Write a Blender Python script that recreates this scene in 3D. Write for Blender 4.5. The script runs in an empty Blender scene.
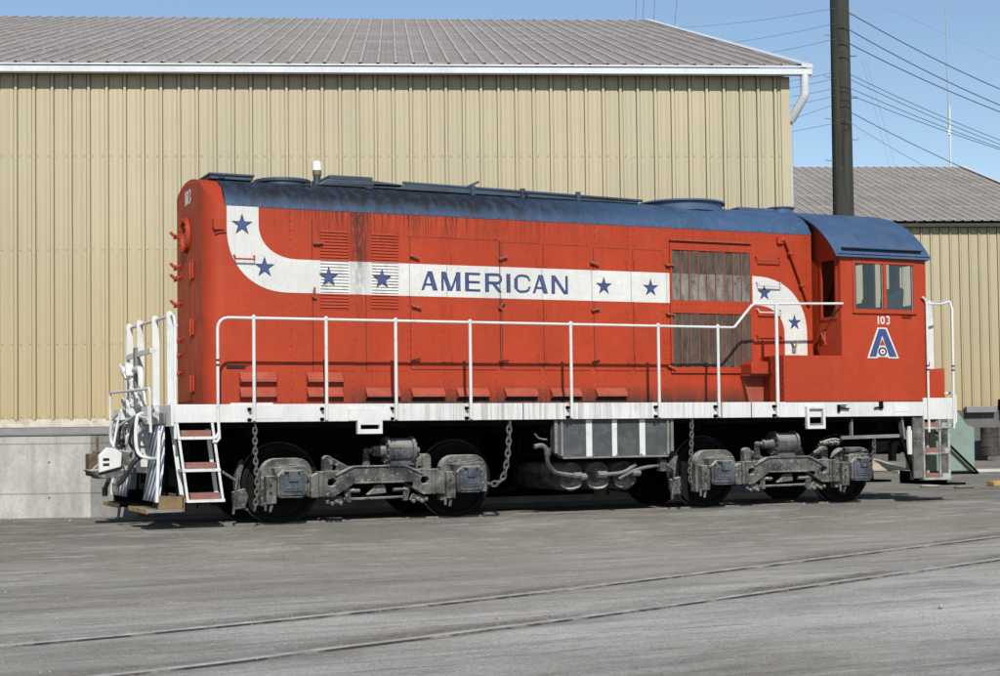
import bpy, math, random
from mathutils import Vector, Matrix, noise
from mathutils.geometry import tessellate_polygon
random.seed(7)
PI = math.pi
R = math.radians
SC = bpy.context.scene
COL = SC.collection

# ------------------------------------------------------------------ camera
CAM = Vector((0.0, -19.95, 1.164))
yaw, pitch, roll = 0.43049, 0.03304, -0.012056
fw = Vector((math.sin(yaw)*math.cos(pitch), math.cos(yaw)*math.cos(pitch), math.sin(pitch)))
rt0 = Vector((math.cos(yaw), -math.sin(yaw), 0)); up0 = rt0.cross(fw)
rt = rt0*math.cos(roll)+up0*math.sin(roll); up = up0*math.cos(roll)-rt0*math.sin(roll)
cd = bpy.data.cameras.new('camera'); cam = bpy.data.objects.new('camera', cd); COL.objects.link(cam)
cam.matrix_world = Matrix(((rt.x, up.x, -fw.x, CAM.x), (rt.y, up.y, -fw.y, CAM.y), (rt.z, up.z, -fw.z, CAM.z), (0, 0, 0, 1)))
cd.sensor_width = 36; cd.lens = 36*1.540; cd.shift_y = 0.0407; cd.clip_start = .1; cd.clip_end = 5000
SC.camera = cam

# ------------------------------------------------------------------ light
SUN_T = Vector((.17, .58, -.49)).normalized()          # direction the light travels
sd = bpy.data.lights.new('sun', 'SUN'); so = bpy.data.objects.new('sun', sd); COL.objects.link(so)
so.rotation_euler = SUN_T.to_track_quat('-Z', 'Y').to_euler(); so.location = (0, -30, 30)
sd.energy = 5.0; sd.angle = R(.5); sd.color = (1, .955, .88)
W = bpy.data.worlds.new('World'); SC.world = W; W.use_nodes = True
wn = W.node_tree; sky = wn.nodes.new('ShaderNodeTexSky'); sky.sky_type = 'NISHITA'; sky.sun_disc = False
sky.sun_elevation = math.asin(-SUN_T.z); sky.sun_rotation = math.atan2(-SUN_T.x, -SUN_T.y)
sky.air_density = 1.0; sky.dust_density = .1; sky.ozone_density = 1.3; sky.altitude = 100
wn.links.new(sky.outputs[0], wn.nodes['Background'].inputs[0]); wn.nodes['Background'].inputs[1].default_value = .10
SC.view_settings.view_transform = 'Standard'; SC.view_settings.look = 'None'
SC.view_settings.exposure = .28; SC.view_settings.gamma = 1

# ------------------------------------------------------------------ materials
def lin(c): c /= 255.; return c/12.92 if c <= .04045 else ((c+.055)/1.055)**2.4
def S(r, g, b): return (lin(r), lin(g), lin(b))

ALB = .76        # one factor for all base colours, matched to the exposure
class NT:
    def __init__(s, name):
        s.m = bpy.data.materials.new(name); s.m.use_nodes = True; s.t = s.m.node_tree; s.b = s.t.nodes['Principled BSDF']
        s.tc = s.t.nodes.new('ShaderNodeTexCoord'); s.sep = None
    def lk(s, a, b): s.t.links.new(a, b)
    def val(s, sock, v):
        if hasattr(v, 'links'): s.lk(v, sock)
        elif isinstance(v, (tuple, list)) and len(v) == 3 and sock.type == 'RGBA': sock.default_value = (v[0]*ALB, v[1]*ALB, v[2]*ALB, 1)
        else: sock.default_value = v
    def math(s, op, a, b=None, c=None, clamp=False):
        n = s.t.nodes.new('ShaderNodeMath'); n.operation = op; n.use_clamp = clamp
        for i, v in enumerate((a, b, c)):
            if v is not None: s.val(n.inputs[i], v)
        return n.outputs[0]
    def lx(s): return s.math('ADD', s.xyz(0), 10.)
    def xyz(s, k):
        if not s.sep: s.sep = s.t.nodes.new('ShaderNodeSeparateXYZ'); s.lk(s.tc.outputs['Object'], s.sep.inputs[0])
        return s.sep.outputs[k]
    def noise(s, scale=1., detail=4, rough=.55, vs=(1, 1, 1), rot=0., lo=None, hi=None):
        mp = s.t.nodes.new('ShaderNodeMapping'); s.lk(s.tc.outputs['Object'], mp.inputs[0]); mp.inputs['Scale'].default_value = vs
        mp.inputs['Rotation'].default_value = (0, 0, rot)
        n = s.t.nodes.new('ShaderNodeTexNoise'); s.lk(mp.outputs[0], n.inputs['Vector'])
        n.inputs['Scale'].default_value = scale; n.inputs['Detail'].default_value = detail; n.inputs['Roughness'].default_value = rough
        o = n.outputs['Fac']
        return o if lo is None else s.ramp(o, lo, hi)
    def ramp(s, v, lo, hi, a=0., b=1.):
        n = s.t.nodes.new('ShaderNodeMapRange'); n.clamp = True; s.val(n.inputs[0], v)
        n.inputs[1].default_value = lo; n.inputs[2].default_value = hi; n.inputs[3].default_value = a; n.inputs[4].default_value = b
        return n.outputs[0]
    def mix(s, f, a, b):
        n = s.t.nodes.new('ShaderNodeMix'); n.data_type = 'RGBA'; s.val(n.inputs[0], f); s.val(n.inputs[6], a); s.val(n.inputs[7], b); return n.outputs[2]
    def bump(s, h, strength=.3, dist=.01):
        n = s.t.nodes.new('ShaderNodeBump'); s.lk(h, n.inputs['Height']); n.inputs['Strength'].default_value = strength; n.inputs['Distance'].default_value = dist
        s.lk(n.outputs[0], s.b.inputs['Normal'])
    def done(s, col, rough=.6, metal=0., spec=None):
        s.val(s.b.inputs['Base Color'], col); s.val(s.b.inputs['Roughness'], rough); s.val(s.b.inputs['Metallic'], metal)
        if spec is not None: s.b.inputs['Specular IOR Level'].default_value = spec
        return s.m

def sc(c, k): return tuple(min(1, x*k) for x in c)
def basic(name, c, rough=.6, var=.18, vs=3., metal=0., dirt=None, dscale=2.2, damt=.5, bump=.0, bs=60, spec=None):
    n = NT(name)
    col = n.mix(n.noise(vs, 5, .6, lo=.3, hi=.7), sc(c, 1-var), sc(c, 1+var))
    col = n.mix(n.noise(vs*14, 3, .6, lo=.35, hi=.75), col, n.mix(.35, col, sc(c, .6)))
    if dirt: col = n.mix(n.math('MULTIPLY', n.noise(dscale, 7, .68, lo=.48, hi=.68), damt), col, dirt)
    if bump: n.bump(n.noise(bs, 4), bump, .004)
    return n.done(col, n.ramp(n.noise(vs*3, 3), .3, .7, rough-.08, rough+.1), metal, spec)

SOOT = (.014, .013, .012)
def casting(name, c, dust, dark):
    n = NT(name); geo = n.t.nodes.new('ShaderNodeNewGeometry'); sp = n.t.nodes.new('ShaderNodeSeparateXYZ'); n.lk(geo.outputs['True Normal'], sp.inputs[0])
    base = n.mix(n.noise(5, 6, .65, lo=.3, hi=.7), sc(c, .6), sc(c, 1.35))
    base = n.mix(n.math('MULTIPLY', n.noise(4, 8, .8, lo=.45, hi=.56), .9), base, dark)
    base = n.mix(n.math('MULTIPLY', n.noise(16, 6, .75, lo=.54, hi=.64), .55), base, dust)
    base = n.mix(n.math('MULTIPLY', n.ramp(sp.outputs[2], .12, .55), n.noise(7, 5, .7, lo=.22, hi=.5)), base, dust)      # road dust lying on ledges
    n.bump(n.math('ADD', n.noise(38, 5, .7), n.math('MULTIPLY', n.noise(9, 4), 1.5)), .8, .008)
    return n.done(base, .82, 0, .25)
def paint(name, c, rough=.5, sill_grime=True, top=True, white_band=False, xrng=(5.6, 9.5)):
    """weathered locomotive paint: mottled fade, rain streaks of soot below the roof line, grime above the deck"""
    n = NT(name)
    if white_band:
        z = n.xyz(2); k = n.math('MULTIPLY', n.math('GREATER_THAN', z, 2.953), n.math('LESS_THAN', z, 3.384))
        c0 = n.mix(k, c, (.60, .60, .57))
        base = n.mix(n.noise(2.2, 5, .6, lo=.3, hi=.7), n.mix(.12, c0, (0, 0, 0)), c0)
    else:
        base = n.mix(n.noise(1.6, 6, .6, lo=.3, hi=.7), sc(c, .88), sc(c, 1.12))
    fade = tuple(min(1, x*.9+k) for x, k in zip(c, (.03, .022, .012)))
    base = n.mix(n.math('MULTIPLY', n.noise(5, 7, .72, lo=.45, hi=.72), .5), base, fade)
    base = n.mix(n.math('MULTIPLY', n.noise(28, 5, .75, lo=.5, hi=.68), .35), base, sc(c, .55))
    base = n.mix(n.math('MULTIPLY', n.noise(1., 5, .7, vs=(18, 18, .5), lo=.52, hi=.72), .22), base, sc(c, .45))
    base = n.mix(n.math('MULTIPLY', n.noise(.55, 4, .5, lo=.42, hi=.62), .32), base, sc(c, .74))
    base = n.mix(n.noise(19, 6, .78, lo=.665, hi=.69), base, (.07, .03, .018))
    st = n.noise(1., 4, .75, vs=(42, 42, 1.1), lo=.46, hi=.62)
    z = n.xyz(2); x = n.lx()
    if top:
        m = n.math('MULTIPLY', n.math('MULTIPLY', n.ramp(z, 3.55, 4.02), st), n.math('ADD', n.math('MULTIPLY', n.ramp(x, 5.3, 6.4), n.ramp(x, 7.6, 10.6, 1, .16)), .05, clamp=True))
        base = n.mix(n.math('MULTIPLY', m, .9), base, (.03, .017, .012))
        # heavy run-off between the two louvre doors
        g = n.math('MULTIPLY', n.ramp(n.math('ABSOLUTE', n.math('SUBTRACT', x, 6.74)), .02, .17, 1, 0), n.ramp(z, 2.45, 3.6, .12, 1))
        g = n.math('MULTIPLY', g, n.noise(1., 5, .8, vs=(26, 26, 6), lo=.40, hi=.50))
        base = n.mix(n.math('MULTIPLY', g, .6 if name.startswith('stripe') else .85), base, (.022, .016, .013))
    if sill_grime:
        m = n.math('MULTIPLY', n.ramp(z, 1.52, 1.80, 1, 0), n.ramp(x, 6.0, 6.9, .12, 1))
        m = n.math('MULTIPLY', m, n.noise(1., 5, .7, vs=(9, 9, 1.6), lo=.22, hi=.48))
        base = n.mix(n.math('MULTIPLY', m, .95), base, (.035, .03, .022))
    if white_band: base = n.mix(k, base, n.mix(n.noise(9, 6, .7, lo=.5, hi=.7), (.62, .62, .60), (.42, .41, .38)))
    n.bump(n.noise(2.0, 3), .55, .02)
    return n.done(base, n.ramp(n.noise(4, 4), .3, .7, rough-.06, rough+.14), 0, .22)

RED = (.40, .044, .014)
BLUE = (.042, .088, .175)
M = {}
M['red'] = paint('red_paint', RED)
M['red_cab'] = paint('cab_red_paint', (.40, .045, .015), top=False, sill_grime=False)
M['red_white'] = paint('striped_red_paint', RED, white_band=True)
M['white_stripe'] = paint('stripe_white_paint', (.66, .66, .64), rough=.45)
def white_mat(name, c=(.68, .69, .68), streaks=True):
    n = NT(name)
    base = n.mix(n.noise(2.5, 5, .6, lo=.3, hi=.7), sc(c, .84), c)
    base = n.mix(n.math('MULTIPLY', n.noise(8, 6, .7, lo=.56, hi=.72), .5), base, (.32, .31, .28))
    base = n.mix(n.noise(22, 5, .75, lo=.655, hi=.68), base, (.13, .08, .05))
    if streaks:
        x = n.lx()
        s = n.math('MULTIPLY', n.noise(1., 4, .7, vs=(24, 4, .4), lo=.47, hi=.6), n.math('MULTIPLY', n.ramp(x, 6.4, 8.5, .12, 1), n.ramp(x, 9.2, 12.5, 1, .25)))
        base = n.mix(n.math('MULTIPLY', s, .55), base, (.14, .13, .11))
    return n.done(base, .5)
M['sill_white'] = white_mat('deck_white_paint')
M['white'] = white_mat('white_paint', streaks=False)
M['white_dirty'] = basic('grimy_white_paint', (.36, .36, .34), .7, .3, 7, dirt=(.08, .08, .075), dscale=5, damt=.8)
def roof_blue():
    n = NT('blue_roof_paint'); x = n.lx(); z = n.xyz(2)
    base = n.mix(n.noise(1.3, 6, .65, lo=.3, hi=.7), sc(BLUE, .72), (.042, .095, .20))
    base = n.mix(n.math('MULTIPLY', n.noise(9, 6, .7, lo=.5, hi=.75), .35), base, (.14, .19, .27))
    st = n.noise(1., 5, .7, vs=(9, 5, 1.2), lo=.36, hi=.62)
    k = n.math('MULTIPLY', n.math('MULTIPLY', n.ramp(x, 4.9, 5.6, .7, 1), n.ramp(x, 8.4, 12.0, 1, .05)), n.ramp(z, 4.07, 4.20, .5, 1.25))
    base = n.mix(n.math('MULTIPLY', k, n.math('ADD', n.math('MULTIPLY', st, .5), .5)), base, (.011, .012, .014))
    n.bump(n.noise(3, 3), .2, .01)
    return n.done(base, .5, 0, .4)
M['blue_roof'] = roof_blue()
M['blue'] = basic('blue_paint', BLUE, .5, .15, 2, dirt=(.12, .14, .18), damt=.35)
M['navy'] = basic('navy_lettering', (.010, .018, .055), .5, .2, 5)
M['star_blue'] = basic('star_blue_paint', (.034, .062, .20), .55, .2, 6, dirt=(.08, .10, .16), damt=.4)
M['soot_blue'] = basic('sooty_blue_metal', (.032, .055, .09), .55, .3, 3, dirt=SOOT, damt=.7)
M['truck'] = casting('dusty_cast_steel', (.125, .128, .122), (.42, .40, .355), (.014, .016, .018))
M['truck_lid'] = casting('blue_grey_journal_lid', (.075, .090, .112), (.22, .22, .21), (.02, .024, .032))
M['brake'] = casting('grey_brake_cylinder', (.10, .108, .118), (.24, .235, .22), (.03, .034, .04))
M['black'] = basic('black_underframe', (.005, .005, .005), .9, .3, 3, spec=.08)
M['wheel'] = basic('oily_wheel_steel', (.007, .007, .008), .8, .3, 3, dirt=(.022, .02, .018), damt=.5, spec=.12)
M['rim'] = basic('worn_wheel_tread', (.20, .24, .29), .38, .15, 6, metal=.7)
M['chain'] = basic('dusty_chain_steel', (.10, .097, .09), .7, .3, 9)
M['panel'] = basic('slate_panel', (.05, .058, .062), .65, .25, 4, dirt=(.13, .125, .115), dscale=6, damt=.6)
M['grey'] = basic('grey_metal', (.20, .20, .19), .65, .25, 5, dirt=(.06, .055, .05), damt=.6)
M['step'] = basic('red_oxide_step', (.25, .10, .075), .8, .25, 9, dirt=(.2, .18, .16), dscale=7, damt=.6)
M['rust'] = basic('brown_rust', (.085, .055, .03), .9, .4, 9, dirt=(.16, .12, .06), dscale=6, damt=.8)
M['wood'] = basic('weathered_wood', (.24, .16, .07), .85, .35, 6, dirt=(.05, .045, .035), dscale=3, damt=.85)
M['wood_edge'] = basic('yellow_worn_edge', (.42, .27, .09), .8, .3, 12, dirt=(.08, .06, .035), dscale=8, damt=.7)
M['rubber'] = basic('black_rubber_hose', (.018, .018, .018), .6, .2, 8)
M['brass'] = basic('brass_fitting', (.30, .24, .14), .45, .2, 8, metal=.6)
M['lamp_white'] = basic('white_lamp_cover', (.82, .82, .80), .35, .04, 4)
M['dark_slot'] = basic('dark_opening', (.012, .011, .01), .9, .2, 5)
M['seam'] = basic('dark_seam', (.05, .014, .008), .8, .3, 8)
M['interior'] = basic('cab_interior_grey_green', (.035, .048, .065), .7, .15, 3)
M['seat'] = basic('grey_seat_vinyl', (.09, .10, .115), .6, .15, 6)
def shutter():
    n = NT('dusty_radiator_shutter'); z = n.xyz(2)
    base = n.mix(n.noise(1., 6, .75, vs=(9, 9, 2.4), lo=.40, hi=.66), (.022, .016, .011), (.10, .082, .058))
    k = n.math('MULTIPLY', n.math('MULTIPLY', n.math('GREATER_THAN', z, 2.96), n.math('LESS_THAN', z, 3.384)), n.noise(1., 5, .7, vs=(9, 9, 3), lo=.3, hi=.62))
    base = n.mix(n.math('MULTIPLY', k, .62), base, (.34, .335, .31))
    base = n.mix(n.noise(14, 5, .7, lo=.6, hi=.68), base, (.015, .013, .011))
    base = n.mix(n.math('MULTIPLY', n.noise(3, 5, .7, lo=.45, hi=.6), .3), base, (.10, .045, .022)); return n.done(base, .7)
M['shutter'] = shutter()
M['scoop'] = basic('dusty_scoop_red', (.36, .055, .022), .6, .2, 5, dirt=(.24, .12, .09), dscale=6, damt=.55)
M['frame_red'] = basic('dusty_red_edge', (.33, .06, .03), .7, .3, 8, dirt=(.12, .09, .06), damt=.7)

def glass():
    n = NT('window_glass'); t = n.t
    tr = t.nodes.new('ShaderNodeBsdfTransparent'); tr.inputs[0].default_value = (.88, .90, .90, 1)
    gl = t.nodes.new('ShaderNodeBsdfGlossy'); gl.inputs['Roughness'].default_value = .03; gl.inputs[0].default_value = (.55, .6, .65, 1)
    fr = t.nodes.new('ShaderNodeFresnel'); fr.inputs[0].default_value = 1.5
    mx = t.nodes.new('ShaderNodeMixShader'); n.lk(fr.outputs[0], mx.inputs[0]); n.lk(tr.outputs[0], mx.inputs[1]); n.lk(gl.outputs[0], mx.inputs[2])
    n.lk(mx.outputs[0], t.nodes['Material Output'].inputs[0]); return n.m
M['glass'] = glass()
M['dark_glass'] = basic('grubby_porthole_glass', (.16, .165, .14), .25, .2, 4)

def wall_tan():
    n = NT('tan_ribbed_steel_siding'); z = n.xyz(2); x = n.xyz(0)
    c = (.44, .385, .255)
    base = n.mix(n.noise(.7, 5, .6, lo=.3, hi=.7), sc(c, .95), sc(c, 1.05))
    base = n.mix(n.ramp(z, 1.2, 5.5, .75, 0), base, (.43, .325, .155))
    base = n.mix(n.math('MULTIPLY', n.noise(1., 5, .7, vs=(20, 20, .25), lo=.45, hi=.7), .22), base, sc(c, .62))
    base = n.mix(n.noise(34, 4, .6, lo=.66, hi=.72), base, sc(c, .55))
    # slightly different sheet to sheet
    cell = n.t.nodes.new('ShaderNodeTexWhiteNoise'); cell.noise_dimensions = '1D'
    n.lk(n.math('FLOOR', n.math('DIVIDE', x, .316*3)), cell.inputs['W'])
    base = n.mix(n.math('MULTIPLY', cell.outputs['Value'], .28), base, sc(c, .72))
    return n.done(base, .5)
M['tan'] = wall_tan()
def roof_gal(name, anchor, lap):
    n = NT(name); c = (.27, .232, .20)
    base = n.mix(n.noise(.5, 6, .65, lo=.3, hi=.7), sc(c, .85), sc(c, 1.15))
    base = n.mix(n.math('MULTIPLY', n.noise(1., 5, .7, vs=(12, .6, .6), lo=.45, hi=.7), .4), base, (.40, .39, .38))
    base = n.mix(n.noise(9, 6, .7, lo=.60, hi=.7), base, (.12, .09, .075))
    ph = -.43049+.069; x = n.xyz(0); y = n.xyz(1)
    sl = n.math('ADD', n.math('MULTIPLY', x, math.cos(ph)), n.math('MULTIPLY', y, math.sin(ph))); dl = n.math('ADD', n.math('MULTIPLY', x, -math.sin(ph)), n.math('MULTIPLY', y, math.cos(ph)))
    fr = n.math('FRACT', n.math('DIVIDE', n.math('ADD', sl, 400*.316+.022-anchor), .316))          # worn rib crests
    base = n.mix(n.math('MULTIPLY', n.math('LESS_THAN', fr, .14), n.noise(2, 5, .7, lo=.3, hi=.6)), base, (.43, .43, .44))
    fl = n.math('FRACT', n.math('DIVIDE', dl, lap)); base = n.mix(n.math('MULTIPLY', n.math('LESS_THAN', fl, .05), n.noise(1.6, 5, .7, lo=.42, hi=.55)), base, (.42, .42, .42))
    return n.done(base, .6)
M['roof_gal'] = roof_gal('weathered_roof_sheeting', -6.0*27.5/26.5-(-26+7.0*27.5/26.5)/2, 3.1); M['roof_far'] = roof_gal('far_roof_sheeting', 18.6-12.1, 2.2)
M['gutter'] = basic('pale_blue_white_gutter', (.62, .66, .68), .4, .06, 2, dirt=(.35, .36, .36), damt=.3)
M['soffit'] = basic('dark_green_fascia', (.03, .037, .033), .8, .2, 3)
def concrete(name, c, stain):
    n = NT(name)
    base = n.mix(n.noise(1.4, 7, .68, lo=.3, hi=.7), sc(c, .74), sc(c, 1.16))
    base = n.mix(n.math('MULTIPLY', n.noise(1., 6, .7, vs=(3, 3, .6), lo=.45, hi=.66), .6), base, stain)
    base = n.mix(n.math('MULTIPLY', n.noise(22, 6, .7, lo=.5, hi=.7), .5), base, sc(c, .5))
    z = n.xyz(2)
    for h in (.34, 1.04):
        base = n.mix(n.math('MULTIPLY', n.ramp(n.math('ABSOLUTE', n.math('SUBTRACT', z, h)), .0, .014, 1, 0), .75), base, sc(c, .25))
    n.bump(n.noise(18, 6, .7), .5, .01)
    return n.done(base, .9)
M['concrete'] = concrete('stained_dock_concrete', (.46, .45, .425), (.20, .19, .175))
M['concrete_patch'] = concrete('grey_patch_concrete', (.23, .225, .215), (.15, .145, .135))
M['concrete_dark'] = concrete('dark_foundation_concrete', (.13, .13, .125), (.06, .06, .06))
M['curb'] = basic('peeling_white_curb', (.55, .52, .45), .9, .15, 6, dirt=(.22, .17, .11), dscale=4, damt=.8)
M['curb_grey'] = basic('grey_curb_base', (.22, .225, .23), .85, .12, 4)
def pole_mat():
    n = NT('creosoted_pole_wood'); c = (.030, .033, .024)
    base = n.mix(n.noise(1., 6, .7, vs=(9, 9, .5), lo=.35, hi=.65), sc(c, .55), sc(c, 1.7)); base = n.mix(n.noise(1., 4, .8, vs=(30, 30, .35), lo=.58, hi=.64), base, (.006, .006, .005))
    base = n.mix(n.math('MULTIPLY', n.noise(5, 6, .8, lo=.62, hi=.68), .7), base, (.22, .24, .22)); n.bump(n.noise(1., 5, .7, vs=(22, 22, .5)), .8, .02); return n.done(base, .9)
M['pole'] = pole_mat()
M['wire'] = basic('dark_cable', (.05, .065, .085), .6, .1, 2)
M['wire_pale'] = basic('pale_cable', (.20, .22, .25), .6, .1, 2)
M['galv'] = basic('galvanised_steel', (.42, .42, .41), .45, .15, 5, metal=.5)
M['green'] = basic('pale_green_steel_bin', (.20, .29, .25), .6, .14, 1.5, dirt=(.12, .09, .06), dscale=3, damt=.55)
M['drum'] = basic('rusty_black_drum', (.035, .033, .03), .7, .4, 4, dirt=(.16, .12, .08), dscale=5, damt=.5)

def ground_mat():
    n = NT('dusty_asphalt_yard'); y = n.xyz(1)
    a = (.36, .332, .282)
    base = n.mix(n.noise(.30, 7, .6, lo=.35, hi=.65), sc(a, .84), sc(a, 1.14))
    base = n.mix(n.math('MULTIPLY', n.ramp(y, -10.5, -2.6, 1, 0), n.noise(.22, 6, .6, vs=(.6, 1.2, 1), lo=.30, hi=.60)), base, (.83, .815, .775))   # pale cement dust on the crossing
    base = n.mix(n.math('MULTIPLY', n.ramp(y, -4.2, -1.0, .05, .9), n.noise(.9, 6, .65, lo=.3, hi=.55)), base, (.15, .138, .115))                   # oily dirt by the track
    base = n.mix(n.math('MULTIPLY', n.noise(.8, 7, .65, vs=(.5, 1.1, 1), rot=-.15, lo=.50, hi=.66), .42), base, (.20, .19, .165))                    # soft darker patches
    base = n.mix(n.math('MULTIPLY', n.noise(1.1, 7, .65, vs=(.35, 1.4, 1), rot=-.2, lo=.52, hi=.66), .35), base, (.68, .68, .66))
    base = n.mix(n.math('MULTIPLY', n.noise(1.2, 6, .6, vs=(.14, 2.6, 1), rot=-.17, lo=.50, hi=.64), .38), base, (.19, .178, .15))
    base = n.mix(n.math('MULTIPLY', n.noise(2.6, 8, .8, vs=(.3, 2.2, 1), rot=-.15, lo=.52, hi=.60), .45), base, (.16, .148, .12))
    base = n.mix(n.math('MULTIPLY', n.noise(3.4, 8, .8, vs=(.3, 2.4, 1), rot=-.2, lo=.54, hi=.62), .45), base, (.78, .77, .74))                    # faint wheel marks
    at_ = n.t.nodes.new('ShaderNodeAttribute'); at_.attribute_name = 'track_dirt'
    base = n.mix(n.math('MULTIPLY', at_.outputs['Fac'], n.noise(6, 8, .8, lo=.34, hi=.48)), base, (.155, .137, .108))
    g = n.noise(55, 7, .85)
    base = n.mix(n.ramp(g, .44, .60, 0, .62), base, (.15, .14, .122))
    base = n.mix(n.ramp(n.noise(95, 4, .75), .57, .67, 0, .8), base, (.78, .77, .74))
    base = n.mix(n.ramp(n.noise(17, 8, .8), .585, .64, 0, .55), base, (.15, .138, .115))
    # hairline cracks and tar lines
    v = n.t.nodes.new('ShaderNodeTexVoronoi'); v.feature = 'DISTANCE_TO_EDGE'; v.inputs['Scale'].default_value = .23
    mp = n.t.nodes.new('ShaderNodeVectorMath'); mp.operation = 'ADD'; nz = n.t.nodes.new('ShaderNodeTexNoise'); nz.inputs['Scale'].default_value = 1.3; nz.inputs['Detail'].default_value = 6
    n.lk(n.tc.outputs['Object'], nz.inputs['Vector']); ms = n.t.nodes.new('ShaderNodeVectorMath'); ms.operation = 'SCALE'; ms.inputs['Scale'].default_value = 1.3; n.lk(nz.outputs['Color'], ms.inputs[0])
    n.lk(n.tc.outputs['Object'], mp.inputs[0]); n.lk(ms.outputs[0], mp.inputs[1]); n.lk(mp.outputs[0], v.inputs['Vector'])
    base = n.mix(n.math('MULTIPLY', n.ramp(v.outputs['Distance'], .0, .005, .4, 0), n.noise(.7, 4, .6, lo=.52, hi=.6)), base, (.09, .082, .07))
    n.bump(n.math('ADD', n.math('ADD', g, n.math('MULTIPLY', n.noise(9, 6, .7), 1.6)), n.math('MULTIPLY', at_.outputs['Fac'], n.noise(14, 6, .75))), .9, .022)
    return n.done(base, .93, 0, .2)
M['ground'] = ground_mat()
M['gravel'] = basic('pale_gravel', (.30, .285, .26), .9, .4, 9)
M['dirt'] = basic('brown_dirt_clods', (.16, .142, .115), .95, .3, 6)
M['rail'] = basic('worn_rail_steel', (.36, .365, .37), .55, .3, 6, metal=.2, dirt=(.30, .28, .25), dscale=1.6, damt=1.)
M['rail_dusty'] = basic('dusty_rail_steel', (.17, .155, .13), .8, .25, 4, dirt=(.09, .08, .068), dscale=1.5, damt=.9)
M['flange'] = basic('dark_flangeway', (.035, .03, .026), .95, .3, 6, dirt=(.30, .28, .25), dscale=2.2, damt=1.)
M['sand'] = basic('lit_sandy_ground', (.50, .43, .32), .95, .12, 2, dirt=(.34, .29, .22), damt=.6)
M['pale_strip'] = basic('pale_concrete_strip', (.55, .53, .50), .8, .12, 3)
M['green_glass'] = basic('frosted_green_lens', (.1, .2, .16), .3, .1, 4)

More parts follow.
